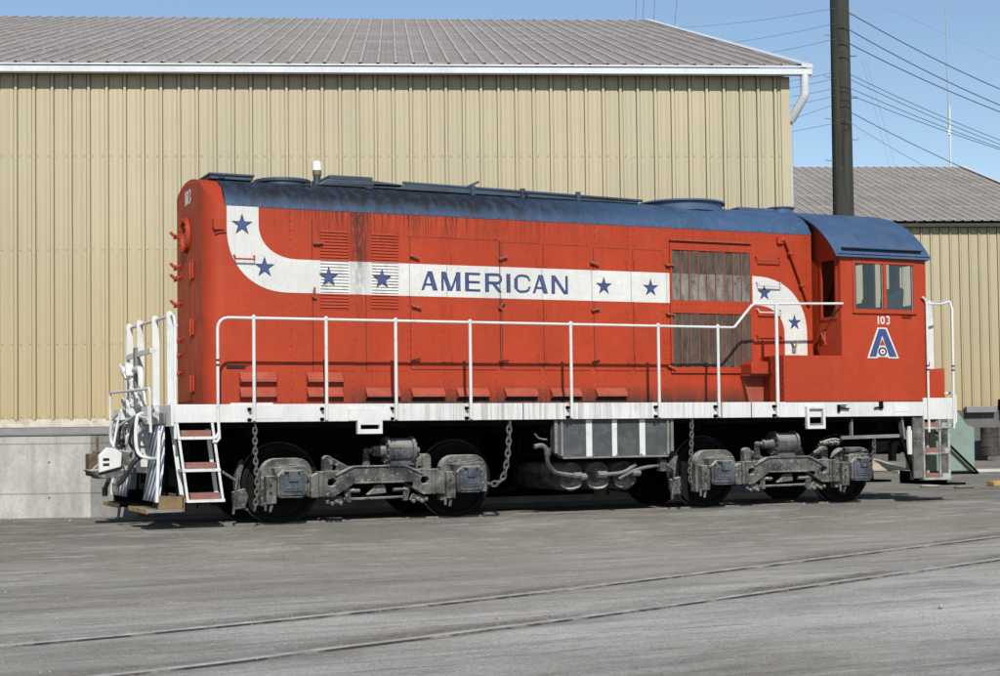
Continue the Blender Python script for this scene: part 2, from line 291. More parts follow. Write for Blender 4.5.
# ------------------------------------------------------------------ mesh builder
class MB:
    def __init__(s): s.v = []; s.f = []
    def add(s, vs, fs):
        o = len(s.v); s.v += [tuple(v) for v in vs]; s.f += [tuple(i+o for i in f) for f in fs]; return s
    def box(s, x0, x1, y0, y1, z0, z1):
        return s.add([(x0, y0, z0), (x1, y0, z0), (x1, y1, z0), (x0, y1, z0), (x0, y0, z1), (x1, y0, z1), (x1, y1, z1), (x0, y1, z1)],
                     [(0, 3, 2, 1), (4, 5, 6, 7), (0, 1, 5, 4), (1, 2, 6, 5), (2, 3, 7, 6), (3, 0, 4, 7)])
    def bar(s, a, b, w, h, upv=(0, 0, 1)):
        a = Vector(a); b = Vector(b); d = (b-a).normalized(); u = Vector(upv); r = d.cross(u)
        if r.length < 1e-4: r = d.cross(Vector((0, 1, 0)))
        r.normalize(); u = r.cross(d); P = []
        for p in (a, b):
            for i, j in ((-1, -1), (1, -1), (1, 1), (-1, 1)): P.append(p+r*(i*w/2)+u*(j*h/2))
        return s.add(P, [(0, 1, 2, 3), (7, 6, 5, 4), (0, 4, 5, 1), (1, 5, 6, 2), (2, 6, 7, 3), (3, 7, 4, 0)])
    def tube(s, pts, r, n=8, close=False, r1=None):
        pts = [Vector(p) for p in pts]; m = len(pts); rings = []; prev = None
        for i, p in enumerate(pts):
            if close: d = pts[(i+1) % m]-pts[i-1]
            else: d = pts[min(i+1, m-1)]-pts[max(i-1, 0)]
            d.normalize()
            if prev is None: u = d.orthogonal().normalized()
            else:
                u = prev-d*prev.dot(d)
                u = u.normalized() if u.length > 1e-5 else d.orthogonal().normalized()
            prev = u; w = d.cross(u); rr = r if r1 is None else r+(r1-r)*i/(m-1)
            rings.append([p+u*(rr*math.cos(2*PI*k/n))+w*(rr*math.sin(2*PI*k/n)) for k in range(n)])
        V = [v for g in rings for v in g]; F = []
        for i in range(m if close else m-1):
            a = i*n; b = ((i+1) % m)*n
            for k in range(n): F.append((a+k, a+(k+1) % n, b+(k+1) % n, b+k))
        if not close: F.append(tuple(range(n-1, -1, -1))); F.append(tuple((m-1)*n+k for k in range(n)))
        return s.add(V, F)
    def lathe(s, prof, o, axis='y', n=24):
        """prof: (offset along axis, radius)"""
        V = []; F = []; o = Vector(o)
        for t, r in prof:
            for k in range(n):
                c, q = math.cos(2*PI*k/n)*r, math.sin(2*PI*k/n)*r
                V.append(o+Vector({'y': (c, t, q), 'x': (t, c, q), 'z': (c, q, t)}[axis]))
        m = len(prof)
        for i in range(m-1):
            for k in range(n):
                a, b = i*n+k, i*n+(k+1) % n; F.append((a, b, b+n, a+n))
        F.append(tuple(range(n))); F.append(tuple((m-1)*n+k for k in range(n)))
        return s.add(V, F)
    def prism(s, poly, axis, a, b, holes=()):
        """extrude a 2D polygon (with holes) along an axis. axis 'y': poly is (x,z); 'x': (y,z); 'z': (x,y)"""
        def to(p, t): return {'y': (p[0], t, p[1]), 'x': (t, p[0], p[1]), 'z': (p[0], p[1], t)}[axis]
        loops = [list(poly)]+[list(h) for h in holes]; flat = [p for l in loops for p in l]; N = len(flat)
        V = [to(p, a) for p in flat]+[to(p, b) for p in flat]; F = []
        for t in tessellate_polygon([[Vector((p[0], p[1], 0)) for p in l] for l in loops]):
            F.append(tuple(t)); F.append(tuple(i+N for i in reversed(t)))
        o = 0
        for l in loops:
            m = len(l)
            for i in range(m): F.append((o+i, o+(i+1) % m, o+(i+1) % m+N, o+i+N))
            o += m
        return s.add(V, F)
    def rivet(s, p, nrm, r=.009, h=.006):
        p = Vector(p); nn = Vector(nrm); u = nn.orthogonal().normalized(); w = nn.cross(u)
        V = [p+u*(r*math.cos(k*PI/3))+w*(r*math.sin(k*PI/3)) for k in range(6)]+[p+nn*h+u*(r*.5*math.cos(k*PI/3))+w*(r*.5*math.sin(k*PI/3)) for k in range(6)]
        return s.add(V, [(k, (k+1) % 6, 6+(k+1) % 6, 6+k) for k in range(6)]+[tuple(range(6, 12))])
    def rrow(s, a, b, step, nrm, r=.011, h=.009):
        a = Vector(a); b = Vector(b); n = max(1, int((b-a).length/step))
        for i in range(n+1): s.rivet(a.lerp(b, i/n), nrm, r, h)
        return s
    def sph(s, c, r, n=10):
        prof = [(-r*math.cos(PI*i/n), max(.001, r*math.sin(PI*i/n))) for i in range(n+1)]
        return s.lathe(prof, c, 'z', 14)
    def sheet(s, rows):
        nx = len(rows[0]); V = [p for r_ in rows for p in r_]; F = []
        for j in range(len(rows)-1):
            for i in range(nx-1): F.append((j*nx+i, j*nx+i+1, (j+1)*nx+i+1, (j+1)*nx+i))
        return s.add(V, F)

def obj(name, mb, m, parent=None, bevel=0., label=None, flatshade=False, solid=0.):
    off = parent_world(parent) if parent else Vector((0, 0, 0))
    me = bpy.data.meshes.new(name); me.from_pydata([tuple(Vector(v)-off) for v in mb.v], [], mb.f)
    import bmesh
    bm = bmesh.new(); bm.from_mesh(me); bmesh.ops.recalc_face_normals(bm, faces=bm.faces); bm.to_mesh(me); bm.free()
    me.materials.append(M[m] if isinstance(m, str) else m)
    if not flatshade:
        me.polygons.foreach_set('use_smooth', [True]*len(me.polygons)); me.set_sharp_from_angle(angle=R(32))
    o = bpy.data.objects.new(name, me); COL.objects.link(o)
    if parent: o.parent = parent
    if bevel:
        b = o.modifiers.new('bevel', 'BEVEL'); b.width = bevel; b.segments = 2; b.limit_method = 'ANGLE'; b.angle_limit = R(40); b.harden_normals = False
    if label: o['label'] = label
    return o
def pieces(name, mb, m, parent=None, **k):
    """one object per group of touching shells in the builder"""
    p = list(range(len(mb.v)))
    def find(i):
        while p[i] != i: p[i] = p[p[i]]; i = p[i]
        return i
    for f in mb.f:
        for i in f[1:]: p[find(i)] = find(f[0])
    comp = {}
    for i in range(len(mb.v)): comp.setdefault(find(i), []).append(i)
    C = [[ids, [min(mb.v[i][a] for i in ids)-.003 for a in range(3)], [max(mb.v[i][a] for i in ids)+.003 for a in range(3)]] for ids in comp.values()]
    merged = True
    while merged:
        merged = False
        for i in range(len(C)):
            for j in range(i+1, len(C)):
                if all(C[i][1][a] <= C[j][2][a] and C[j][1][a] <= C[i][2][a] for a in range(3)):
                    C[i] = [C[i][0]+C[j][0], [min(x) for x in zip(C[i][1], C[j][1])], [max(x) for x in zip(C[i][2], C[j][2])]]; C.pop(j); merged = True; break
            if merged: break
    for ids, _, _ in C:
        idx = {v: q for q, v in enumerate(ids)}; q = MB(); q.v = [mb.v[i] for i in ids]; q.f = [tuple(idx[i] for i in f) for f in mb.f if f[0] in idx]
        o = obj(name, q, m, parent, **k)
    return o
def parent_world(o):
    v = Vector((0, 0, 0))
    while o: v += Vector(o.location); o = o.parent
    return v
def thing(name, label, cat, loc=(0, 0, 0), group=None):
    o = bpy.data.objects.new(name, None); COL.objects.link(o); o.location = loc; o['label'] = label; o['category'] = cat; o.empty_display_size = .3
    if group: o['group'] = group
    return o
def tag(o, label, cat, group=None):
    o['label'] = label; o['category'] = cat
    if group: o['group'] = group
    return o
def structure(name, mb, m, **k): o = obj(name, mb, m, **k); o['kind'] = 'structure'; return o

def arc(cx, cz, r, a0, a1, n=8): return [(cx+r*math.cos(R(a0+(a1-a0)*i/n)), cz+r*math.sin(R(a0+(a1-a0)*i/n))) for i in range(n+1)]
def bez(p, n=8):
    """Catmull-Rom through the points"""
    P = [Vector(q) for q in p]; P = [P[0]*2-P[1]]+P+[P[-1]*2-P[-2]]; out = []
    for i in range(1, len(P)-2):
        for k in range(n):
            t = k/n; a, b, c, d = P[i-1:i+3]
            out.append(.5*((2*b)+(c-a)*t+(2*a-5*b+4*c-d)*t*t+(3*b-a-3*c+d)*t**3))
    out.append(P[-2]); return out
def smooth(t): t = max(0, min(1, t)); return t*t*(3-2*t)

# ================================================================== GROUND
def gz(x, y): return -.3*smooth((-1.25-y)/3.0)
R1 = [(-12, -11.0), (-5, -9.75), (1.31, -8.72), (2.49, -8.50), (3.98, -8.13), (5.59, -7.66), (7.81, -6.87), (11.28, -5.57), (14.17, -4.47), (18, -3.0), (24, -.9)]
R2 = [(-12, -12.6), (-5, -11.5), (1.31, -10.50), (3.3, -9.98), (4.75, -9.55), (6.56, -8.96), (11.78, -7.05), (15, -5.85), (18.6, -4.45), (24.6, -2.3)]
R1 = bez([(x, y, 0) for x, y in R1], 10); R2 = bez([(x, y, 0) for x, y in R2], 10)
def dist_line(x, y, L):
    best = 9; side = 0
    for a, b in zip(L, L[1:]):
        if x < a.x-1.2 or x > b.x+1.2: continue
        d = b-a; t = max(0, min(1, ((x-a.x)*d.x+(y-a.y)*d.y)/(d.x*d.x+d.y*d.y))); px = a.x+d.x*t-x; py = a.y+d.y*t-y
        q = math.hypot(px, py)
        if q < best: best = q; side = -py
    return best, side
xs = [-900, -400, -200, -100, -60, -35, -20, -12, -8, -5]+[-3+.13*i for i in range(180)]+[21, 22, 23, 24.5, 26, 28, 30, 33, 37, 42, 50, 60, 80, 120, 200, 400, 900]
ys = [-600, -200, -80, -40, -28, -20, -16, -14, -13]+[-12+.1*i for i in range(125)]+[.8, 1.2, 1.8, 2.5, 3.5, 5, 7, 9, 12, 15, 18, 22, 27, 33, 40, 55, 80, 140, 300, 900]
rows = []; TD = []
for y in ys:
    row = []
    for x in xs:
        z = gz(x, y); td = 0.
        if -3.1 < x < 20.5 and -12.1 < y < .5:
            z += .012*noise.noise((x*.9, y*1.6, 1))+.007*noise.noise((x*2.2, y*5, 3))
            for L in (R1, R2):
                d, sd_ = dist_line(x, y, L)
                if d < .6:
                    td = max(td, math.exp(-((d-(.12 if sd_ > 0 else .03))/(.19 if sd_ > 0 else .08))**2)*(.35+.65*smooth(noise.noise((x*.5, L is R1, 5.5))*1.3+.65)))
                    if sd_ > 0 and d > .05: z += max(0, noise.noise((x*5, y*5, 7))+.15)*.05*math.exp(-((d-.16)/.11)**2)*smooth(noise.noise((x*.5, 0, 2))+.6)
                    if d < .14: z = min(z, gz(x, y)-.006)
            if abs(y+.78) < .14 and x < 17: z = min(z, -.012)
        row.append((x, y, z)); TD.append(td)
    rows.append(row)
go_ = structure('ground', MB().sheet(rows), 'ground', flatshade=False)
ta = go_.data.attributes.new('track_dirt', 'FLOAT', 'POINT'); ta.data.foreach_set('value', TD)

def rail_mesh(L, w=.06, dz=.014):
    mb = MB(); P = []
    for i, p in enumerate(L):
        d = (L[min(i+1, len(L)-1)]-L[max(i-1, 0)]); d = Vector((d.x, d.y, 0)).normalized(); n = Vector((-d.y, d.x, 0))
        P.append((p, n))
    prof = [(-w/2, -.09), (-w/2, dz-.008), (-w/2+.01, dz), (w/2-.01, dz), (w/2, dz-.008), (w/2, -.09)]
    rows = [[Vector((p.x, p.y, gz(p.x, p.y)+h))+n*o for o, h in prof] for p, n in P]
    return mb.sheet(rows)
def track(name, label, lines, w=.058, m='rail'):
    t = thing(name, label, 'railway track', (lines[0][len(lines[0])//2].x, lines[0][len(lines[0])//2].y, 0))
    for L in lines:
        obj('rail', rail_mesh(L, w), m, t)
        if len(L) > 20: obj('flangeway', rail_mesh([p+Vector((-.02, .056, 0)) for p in L], .040, .004), 'flange', t); obj('flangeway', rail_mesh([p+Vector((.014, -.045, 0)) for p in L], .018, .008), 'flange', t)
    return t
track('railway_track', 'pair of worn rails sunk in dusty asphalt, curving across the foreground', [R1, R2])
LX = [-40, -20, -10, 0, 4, 8, 12, 16, 20, 25, 35, 60, 110]
track('railway_track', 'straight track with light-coloured rails running beneath the red locomotive',
      [[Vector((x, -.7525, 0)) for x in LX], [Vector((x, .7525, 0)) for x in LX]], m='rail_dusty')
FX = [Vector((18, 13.55, 0)), Vector((24, 9.70, 0)), Vector((27, 9.15, 0)), Vector((31, 8.4, 0)), Vector((40, 6.8, 0)), Vector((70, 1.5, 0))]
# pale strip on the far side of the yard
mb = MB()
for a, b in zip(FX[1:], FX[2:]): mb.bar(a+Vector((0, 0, .02)), b+Vector((0, 0, .02)), .34, .09)
tag(obj('concrete_strip', mb, 'pale_strip'), 'thin pale concrete strip on the ground beyond the locomotive steps', 'kerb')

# clods and gravel along the flangeways and scattered over the yard
def stones(L, n, spread, off, size, mat, name):
    mb = MB()
    for i in range(n):
        if L: p = random.choice(L[12:-10]).lerp(random.choice([L[0]]), 0); k = random.randint(12, len(L)-12); p = L[k].lerp(L[k+1], random.random()); x = p.x+random.uniform(-.1, .1); y = p.y+off+abs(random.gauss(0, spread))
        else: x = random.uniform(-1, 20); y = random.uniform(-12, .0)
        if L and noise.noise((x*.45, 0, 5.5)) < -.12: continue
        s = size*random.uniform(.4, 1.3); z = gz(x, y)+s*.12
        V = [(x+s*math.cos(a+j)*random.uniform(.7, 1), y+s*math.sin(a+j)*random.uniform(.7, 1), z-s*.3) for j, a in ((0, 0), (0, 1.6), (0, 3.2), (0, 4.7))]+[(x+random.uniform(-.3, .3)*s, y+random.uniform(-.3, .3)*s, z+s*random.uniform(.3, .6))]
        mb.add(V, [(0, 1, 4), (1, 2, 4), (2, 3, 4), (3, 0, 4), (3, 2, 1, 0)])
    o = obj(name, mb, mat, flatshade=True); o['kind'] = 'stuff'; o['label'] = {'dirt_clods': 'brown dirt clods along the foreground rails', 'loose_gravel': 'pale grit scattered over the yard', }[name]
    o['category'] = 'gravel'
mbx = None
def clods():
    mb = MB()
    for L in (R1, R2):
        for i in range(2600):
            k = random.randint(12, len(L)-12); p = L[k].lerp(L[k+1], random.random()); x = p.x+random.uniform(-.05, .05); y = p.y+.06+abs(random.gauss(0, .10))
            if noise.noise((x*.5, L is R1, 5.5)) < -.16+random.uniform(0, .2): continue
            s = .011*random.uniform(.3, 1.7); z = gz(x, y)+s*.2+.006
            a0 = random.uniform(0, 6)
            V = [(x+s*math.cos(a0+j*PI/2)*random.uniform(.7, 1.1), y+s*math.sin(a0+j*PI/2)*random.uniform(.7, 1.1), z-s*.6) for j in range(4)]+[(x, y, z+s*random.uniform(.1, .35))]
            mb.add(V, [(0, 1, 4), (1, 2, 4), (2, 3, 4), (3, 0, 4), (3, 2, 1, 0)])
    o = obj('dirt_clods', mb, 'dirt', flatshade=True); o['kind'] = 'stuff'; o['label'] = 'brown dirt clods lying along the foreground rails'; o['category'] = 'dirt'
clods()
def grit():
    mb = MB()
    for i in range(5000):
        x = random.uniform(-1, 21); y = random.uniform(-11.5, -.95)
        s = .006*random.uniform(.4, 1.6)*(1.8 if random.random() < .02 else 1); z = gz(x, y)+s*.4+.006; a0 = random.uniform(0, 6)
        V = [(x+s*math.cos(a0+j*PI/2)*random.uniform(.7, 1.1), y+s*math.sin(a0+j*PI/2)*random.uniform(.7, 1.1), z-s*.6) for j in range(4)]+[(x, y, z+s*random.uniform(.3, .6))]
        mb.add(V, [(0, 1, 4), (1, 2, 4), (2, 3, 4), (3, 0, 4), (3, 2, 1, 0)])
    o = obj('loose_gravel', mb, 'gravel', flatshade=True); o['kind'] = 'stuff'; o['label'] = 'pale grit scattered thinly over the yard'; o['category'] = 'gravel'
grit()

# ================================================================== BUILDINGS
PHI = -.43049+.069
Wd = Vector((math.cos(PHI), math.sin(PHI), 0)); Nd = Vector((-math.sin(PHI), math.cos(PHI), 0))
CG = Vector((0, -19.95, 0))
def bp(s, d, z=0.): return CG+Wd*s+Nd*d+Vector((0, 0, z))
class BMB(MB):
    """mesh builder in building coordinates (s along the wall, d depth, z)"""
    def world(b):
        b.v = [tuple(bp(*v)) for v in b.v]; return b
K = 27.5/26.5
def zk(z): return 1.164+(z-1.164)*K
RIB = .316
def ribbed(s0, s1, d, z0, z1, anchor, rib=.036):
    """steel siding: one tall rib per .316 m and two faint flutes"""
    k0 = math.floor((s0-anchor)/RIB); P = []
    k = k0
    while anchor+k*RIB < s1+RIB:
        c = anchor+k*RIB
        P += [(c-.050, 0), (c-.046, -.022), (c-.034, -.022), (c-.022, rib), (c+.020, rib), (c+.032, -.022), (c+.046, -.022), (c+.050, 0), (c+.10, 0), (c+.104, .0025), (c+.108, 0), (c+.20, 0), (c+.204, .0025), (c+.208, 0)]
        k += 1
    P = [(a, h) for a, h in P if s0 < a < s1]; P = [(s0, 0)]+P+[(s1, 0)]
    b = BMB(); b.sheet([[(a, d-h, z0) for a, h in P], [(a, d-h, z1) for a, h in P]]); return b
def roof_ribbed(s0, s1, e, r, anchor, th=.0):
    """e=(d,z) eave, r=(d,z) ridge"""
    k = math.floor((s0-anchor)/RIB); P = []
    while anchor+k*RIB < s1+RIB:
        c = anchor+k*RIB; P += [(c-.04, 0), (c-.02, .034), (c+.02, .034), (c+.04, 0), (c+.13, 0), (c+.14, .007), (c+.15, 0), (c+.22, 0), (c+.23, .007), (c+.24, 0)]; k += 1
    P = [(a, h) for a, h in P if s0 < a < s1]; P = [(s0, 0)]+P+[(s1, 0)]
    rows = []; n = 5
    for i in range(n+1):
        t = i/n; d = e[0]+(r[0]-e[0])*t; z = e[1]+(r[1]-e[1])*t
        for lift in ((0,) if i in (0, n) else (.0, .012)): rows.append([(a, d, z+h-lift*(1 if lift == 0 else 1)) for a, h in P])
    b = BMB(); b.sheet(rows); return b
def warehouse(label, s0, s1, d, zf, zg, ridge, wall_anchor, name='warehouse', far_s0=None):
    c = bp((s0+s1)/2, d, 0)
    t = thing(name, label, 'warehouse', c)
    depth2 = 2*(ridge[0]-d)+.25
    w = ribbed(s0, s1, d, zf, zg+.03, wall_anchor).world()
    # gable wall on the right-hand end, back and left walls plain
    g = BMB(); dB = d+depth2
    g.prism([(d, zf), (dB, zf), (dB, zg), (ridge[0], ridge[1]-.08), (d, zg)], 'x', 0, 1)
    side = BMB(); side.add([(s1, d, zf), (s1, dB, zf), (s1, dB, zg), (s1, ridge[0], ridge[1]-.1), (s1, d, zg)], [(0, 1, 2, 3, 4)])
    side.add([(s0, d, zf), (s0, dB, zf), (s0, dB, zg), (s0, ridge[0], ridge[1]-.1), (s0, d, zg)], [(0, 1, 2, 3, 4)])
    side.add([(s0, dB, zf), (s1, dB, zf), (s1, dB, zg), (s0, dB, zg)], [(0, 1, 2, 3)])
    wo = obj('wall', w, 'tan', t)
    obj('gable_wall', side.world(), 'tan', t)
    # corner trim
    tr = BMB(); tr.box(s1-.17, s1-.005, d-.030, d-.003, zf, zg-.02); obj('corner_trim', tr.world(), 'tan', t, bevel=.006)
    return t, wo
# --- near warehouse
ZF = zk(1.42); ZG = zk(7.28); ZT = zk(7.43)
S1 = 7.0*K; D1 = 27.5
T1, W1 = warehouse('large tan ribbed warehouse with brown sheet roof directly behind the red locomotive', -26, S1, D1, ZF, ZG, (44.6, zk(12.72)-.02), -5.138*K)
rb = roof_ribbed(-26, S1+.33, (D1-.26, ZT+.01), (44.6, zk(12.72)), -6.0*K)
rb.add([(-26, 44.6, zk(12.72)-.01), (S1+.33, 44.6, zk(12.72)-.01), (S1+.33, 62, ZT), (-26, 62, ZT)], [(0, 1, 2, 3)])
obj('roof', rb.world(), 'roof_gal', T1)
b = BMB(); b.box(-26, S1+.35, D1-.30, D1-.16, ZG, ZT-.035); obj('gutter', b.world(), 'gutter', T1, bevel=.012)
b = BMB(); b.box(-26, S1+.36, D1-.325, D1-.30, ZT-.028, ZT+.0); obj('drip_edge', b.world(), 'gutter', T1)
b = BMB(); b.box(-26, S1+.02, D1-.16, D1-.02, ZG+.05, ZG+.12); obj('soffit', b.world(), 'soffit', T1)
b = BMB(); e0 = (D1-.26, ZT+.03); r0 = (44.6, zk(12.72)+.03)
b.add([(S1+.16, e0[0], e0[1]+.02), (S1+.36, e0[0], e0[1]+.02), (S1+.36, r0[0], r0[1]+.02), (S1+.16, r0[0], r0[1]+.02),
       (S1+.16, e0[0], e0[1]-.0), (S1+.36, e0[0], e0[1]-.12), (S1+.36, r0[0], r0[1]-.12), (S1+.16, r0[0], r0[1])],
      [(0, 1, 2, 3), (0, 4, 5, 1), (1, 5, 6, 2), (2, 6, 7, 3), (0, 3, 7, 4)]); obj('rake_trim', b.world(), 'gutter', T1)
b = BMB(); sx = S1+.22
P = [(sx, D1-.23, ZG+.02), (sx, D1-.23, ZG-.34), (sx-.02, D1-.21, ZG-.40), (S1+.03, D1+.04, ZG-.76), (S1+.01, D1+.08, ZG-.84), (S1+.005, D1+.08, .3)]
b.tube(P[:4], .078, 12); b.tube(P[3:], .052, 12); obj('downspout', b.world(), 'gutter', T1)
b = BMB(); b.box(-26, S1, D1-.02, D1+.3, zk(1.29), ZF+.004); obj('foundation_curb', b.world(), 'curb', T1, bevel=.01)
b = BMB(); b.box(-26, S1+.01, D1-.05, D1+.3, -.1, zk(1.288)); obj('foundation', b.world(), 'curb_grey', T1)
# screw rows on the siding
b = BMB(); k = -80
while -5.138*K+k*RIB < S1:
    c = -5.138*K+k*RIB
    for zz in (zk(5.9), zk(4.3), zk(2.7), ZF+.05):
        for o in (.075, .24):
            b.add([(c+o-.009, D1-.004, zz-.009), (c+o+.009, D1-.004, zz-.009), (c+o+.009, D1-.004, zz+.009), (c+o-.009, D1-.004, zz+.009), (c+o, D1-.014, zz)], [(0, 1, 4), (1, 2, 4), (2, 3, 4), (3, 0, 4)])
    k += 1
obj('siding_screw', b.world(), 'grey', T1)

# --- far warehouse
T2, W2 = warehouse('smaller far tan warehouse with brown sheet roof, right of the utility pole', 2, 22.2, 48.4, 1.6, 7.55, (59.1, 11.3), 18.901)
rb = roof_ribbed(2, 22.5, (48.1, 7.68), (59.1, 11.3), 18.6)
rb.add([(2, 59.1, 11.29), (22.5, 59.1, 11.29), (22.5, 70, 7.6), (2, 70, 7.6)], [(0, 1, 2, 3)]); obj('roof', rb.world(), 'roof_far', T2)
b = BMB(); b.box(2, 22.5, 48.12, 48.36, 7.50, 7.61); obj('fascia', b.world(), 'soffit', T2)
b = BMB(); b.add([(22.36, 48.1, 7.74), (22.56, 48.1, 7.74), (22.56, 59.1, 11.36), (22.36, 59.1, 11.36), (22.56, 48.1, 7.6), (22.56, 59.1, 11.22)], [(0, 1, 2, 3), (1, 4, 5, 2)]); obj('rake_trim', b.world(), 'gutter', T2)
b = BMB(); b.box(2, 22.2, 48.30, 48.9, -.2, 1.6); obj('foundation', b.world(), 'concrete_dark', T2)
b = BMB(); b.box(18.25, 19.25, 48.05, 48.3, 1.52, 1.72); obj('ledge', b.world(), 'curb_grey', T2, bevel=.02)
b = BMB(); b.box(19.42, 19.9, 48.0, 48.4, 1.5, 1.95); obj('wall_box', b.world(), 'black', T2)
# --- dock
c0 = bp(-3.62, 22.1); 
dock = [tuple(bp(-26, 22.1))[:2], tuple(c0)[:2], (c0.x+.12, 2.18), (13.2, 2.18), tuple(bp(4.2, D1-.06))[:2], tuple(bp(-26, D1-.06))[:2]]  # return behind the locomotive is added as a shaded backdrop below the sill
DK = thing('loading_dock', 'stained concrete loading dock wall left of the locomotive coupler', 'loading dock', (c0.x-4, c0.y+2, 0))
obj('dock_wall', MB().prism(dock, 'z', -.2, 1.16), 'concrete', DK, bevel=.012)
b = BMB(); b.box(-26, -3.6, 22.07, 22.14, 1.165, 1.20); obj('dock_edge', b.world(), 'curb_grey', DK, bevel=.005)
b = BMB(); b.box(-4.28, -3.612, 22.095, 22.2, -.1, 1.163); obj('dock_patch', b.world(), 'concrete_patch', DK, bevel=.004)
b = BMB()
for i, s in enumerate([-5.9, -4.85, -3.95]):
    for z in (.78, .28): b.lathe([(-.004, .012), (.0, .012)], (s, 22.098, z), 'y', 8)
pieces('tie_hole', b.world(), 'dark_slot', DK)

# ================================================================== LOCOMOTIVE
LO = thing('diesel_locomotive', 'red, white and blue diesel switcher with starred stripe, parked in the yard', 'locomotive', (10, 0, 0))
def L(name, mb, m, parent=LO, **k): return obj(name, mb, m, parent, **k)
X0, XR, HW = 4.70, 13.93, .90
HZ, HT = 4.04, 4.47
def roofz(y):
    t = min(1, abs(y)/HW); return HZ+(HT-HZ)*(1-t**2.3)**.60
# hood shell: plan outline with rounded nose corners
plan = [(XR, -HW)]+[(X0+.25+.25*math.sin(-R(a)), -HW+.25-.25*math.cos(R(a))) for a in range(0, 91, 9)][0:0]
CR = .25
nose = [(X0+CR-CR*math.sin(R(a)), -(HW-CR)-CR*math.cos(R(a))) for a in range(0, 91, 9)]
outline = [(XR, -HW)]+nose+[(x, -y) for x, y in reversed(nose)]+[(XR, HW)]
mb = MB()
zb = 1.505
# side skin from deck to roof line; nose part rises to the arch
low = [(x, y, zb) for x, y in outline]; hi = [(x, y, roofz(y) if x < X0+CR+.001 else HZ) for x, y in outline]
mb.sheet([low[:1+len(nose)], hi[:1+len(nose)]]); mb.sheet([low[1+len(nose):], hi[1+len(nose):]])
# close the arch over the nose: fan strips between mirrored points
nf = len(nose); L1 = [(x, y, roofz(y)) for x, y in nose]
def narc(y0, x0, n=10): return [(x0, y0+(-2*y0)*i/n, roofz(y0+(-2*y0)*i/n)) for i in range(n+1)]
rows = [narc(y, x) for x, y in nose]
mb.sheet(rows)
mb.add([(X0, (HW-CR)*(-1+2*i/16), roofz((HW-CR)*(-1+2*i/16))) for i in range(17)]+[(X0, HW-CR, zb), (X0, -(HW-CR), zb)], [tuple(range(17))+(17, 18)])
# rivets on the hood side
ny = (0, -1, 0)
for x in (5.806, 6.105, 6.638, 6.90, 7.42, 7.93, 8.03, 8.70, 9.35, 9.45, 10.10, 10.24, 10.76, 10.86, 11.34, 11.40):
    for a, bz in ((1.60, 2.94), (3.40, 4.0)): mb.rrow((x, -HW, a), (x, -HW, bz), .105, ny, .0115, .010)
for x in (12.86, 13.84): mb.rrow((x, -HW, 2.25 if x > 13 else 1.6), (x, -HW, 4.0), .09, ny, .0115, .010)
mb.rrow((11.5, -HW, 3.93), (13.85, -HW, 3.93), .09, ny); mb.rrow((5.1, -HW, 1.56), (12.8, -HW, 1.56), .14, ny)
# rivets round the nose arch
for i in range(23):
    y = -.60+1.2*i/22; mb.rivet((X0, y, roofz(y)-.05), (-1, 0, 0), .011, .008)
for y0, y1, z0, z1 in ((-.62, -.3, 3.98, 3.98), (.25, .62, 3.98, 3.98), (-.3, -.3, 1.6, 3.2)): mb.rrow((X0, y0, z0), (X0, y1, z1), .07, (-1, 0, 0), .009, .006)
for z in (3.95, 3.55, 3.35): mb.rivet((X0+.10, -HW+.075, z), Vector((-.6, -.8, 0)).normalized(), .014, .012)
hood = L('hood', mb, 'red')
# end bulkhead behind
def H(name, mb, m, **k): return obj(name, mb, m, hood, **k)

# access doors: plates 4 mm proud of the skin, dark joints between them
def plate(x0, x1, z0, z1): return MB().box(x0, x1, -HW-.0045, -HW+.002, z0, z1)
doors = [(6.10, 6.655, 1.95, 3.90), (6.83, 7.405, 1.95, 3.885), (7.455, 8.725, 1.98, 3.74), (8.795, 9.37, 1.98, 3.72), (9.425, 10.145, 1.98, 3.715), (10.215, 10.795, 1.98, 3.70), (10.85, 11.33, 1.98, 3.70)]
for x0, x1, z0, z1 in doors: H('access_door', plate(x0, x1, z0, z1), 'red', bevel=.002)
mb = MB()
for x0, x1, z0, z1 in doors:
    mb.box(x0-.008, x0, -HW-.0052, -HW, z0, z1)
mb.box(8.755, 8.768, -HW-.008, -HW, 1.98, 3.74)
for x0, x1, z0, z1 in doors[2:]: mb.box(x0, x1, -HW-.0055, -HW, z0-.007, z0); mb.box(x0, x1, -HW-.0055, -HW, z1, z1+.006)
H('door_gasket', mb, 'seam')
for x in (7.98, 9.40, 10.81):
    for z in (3.47, 2.76, 2.14):
        mb = MB()
        mb.box(x-.12, x+.12, -HW-.0052, -HW-.001, z-.085, z+.085)
        for s in (-1, 1): mb.box(x+s*.065-.008, x+s*.065+.008, -HW-.015, -HW, z-.07, z+.07)
        mb.box(x-.06, x+.06, -HW-.009, -HW, z-.068, z-.056)
        for s in (-.11, .11): mb.rrow((x+s, -HW-.004, z-.07), (x+s, -HW-.004, z+.07), .05, ny, .007, .006)
        H('door_hinge', mb, 'red')
def latch(x, z, ang=25, l=.13):
    b = MB(); b.lathe([(-.035, .022), (0, .03)], (x, -HW-.005, z), 'y', 8)
    b.bar((x-.03, -HW-.04, z), (x-.03+l*math.cos(R(ang)), -HW-.055, z+l*math.sin(R(ang))), .022, .026, (0, -1, 0)); return b
for x, z, a in ((6.13, 3.60, 5), (6.12, 2.90, 80), (7.47, 3.49, -12), (7.49, 2.82, -8), (7.47, 2.09, 12), (8.77, 3.49, 20), (8.76, 2.82, 50), (8.76, 2.09, 5), (10.18, 3.49, -8), (10.19, 2.82, 15), (10.19, 2.09, 30), (11.40, 3.50, 0), (11.40, 2.80, -8), (11.41, 2.05, -25)):
    H('door_latch', latch(x, z, a), 'frame_red')

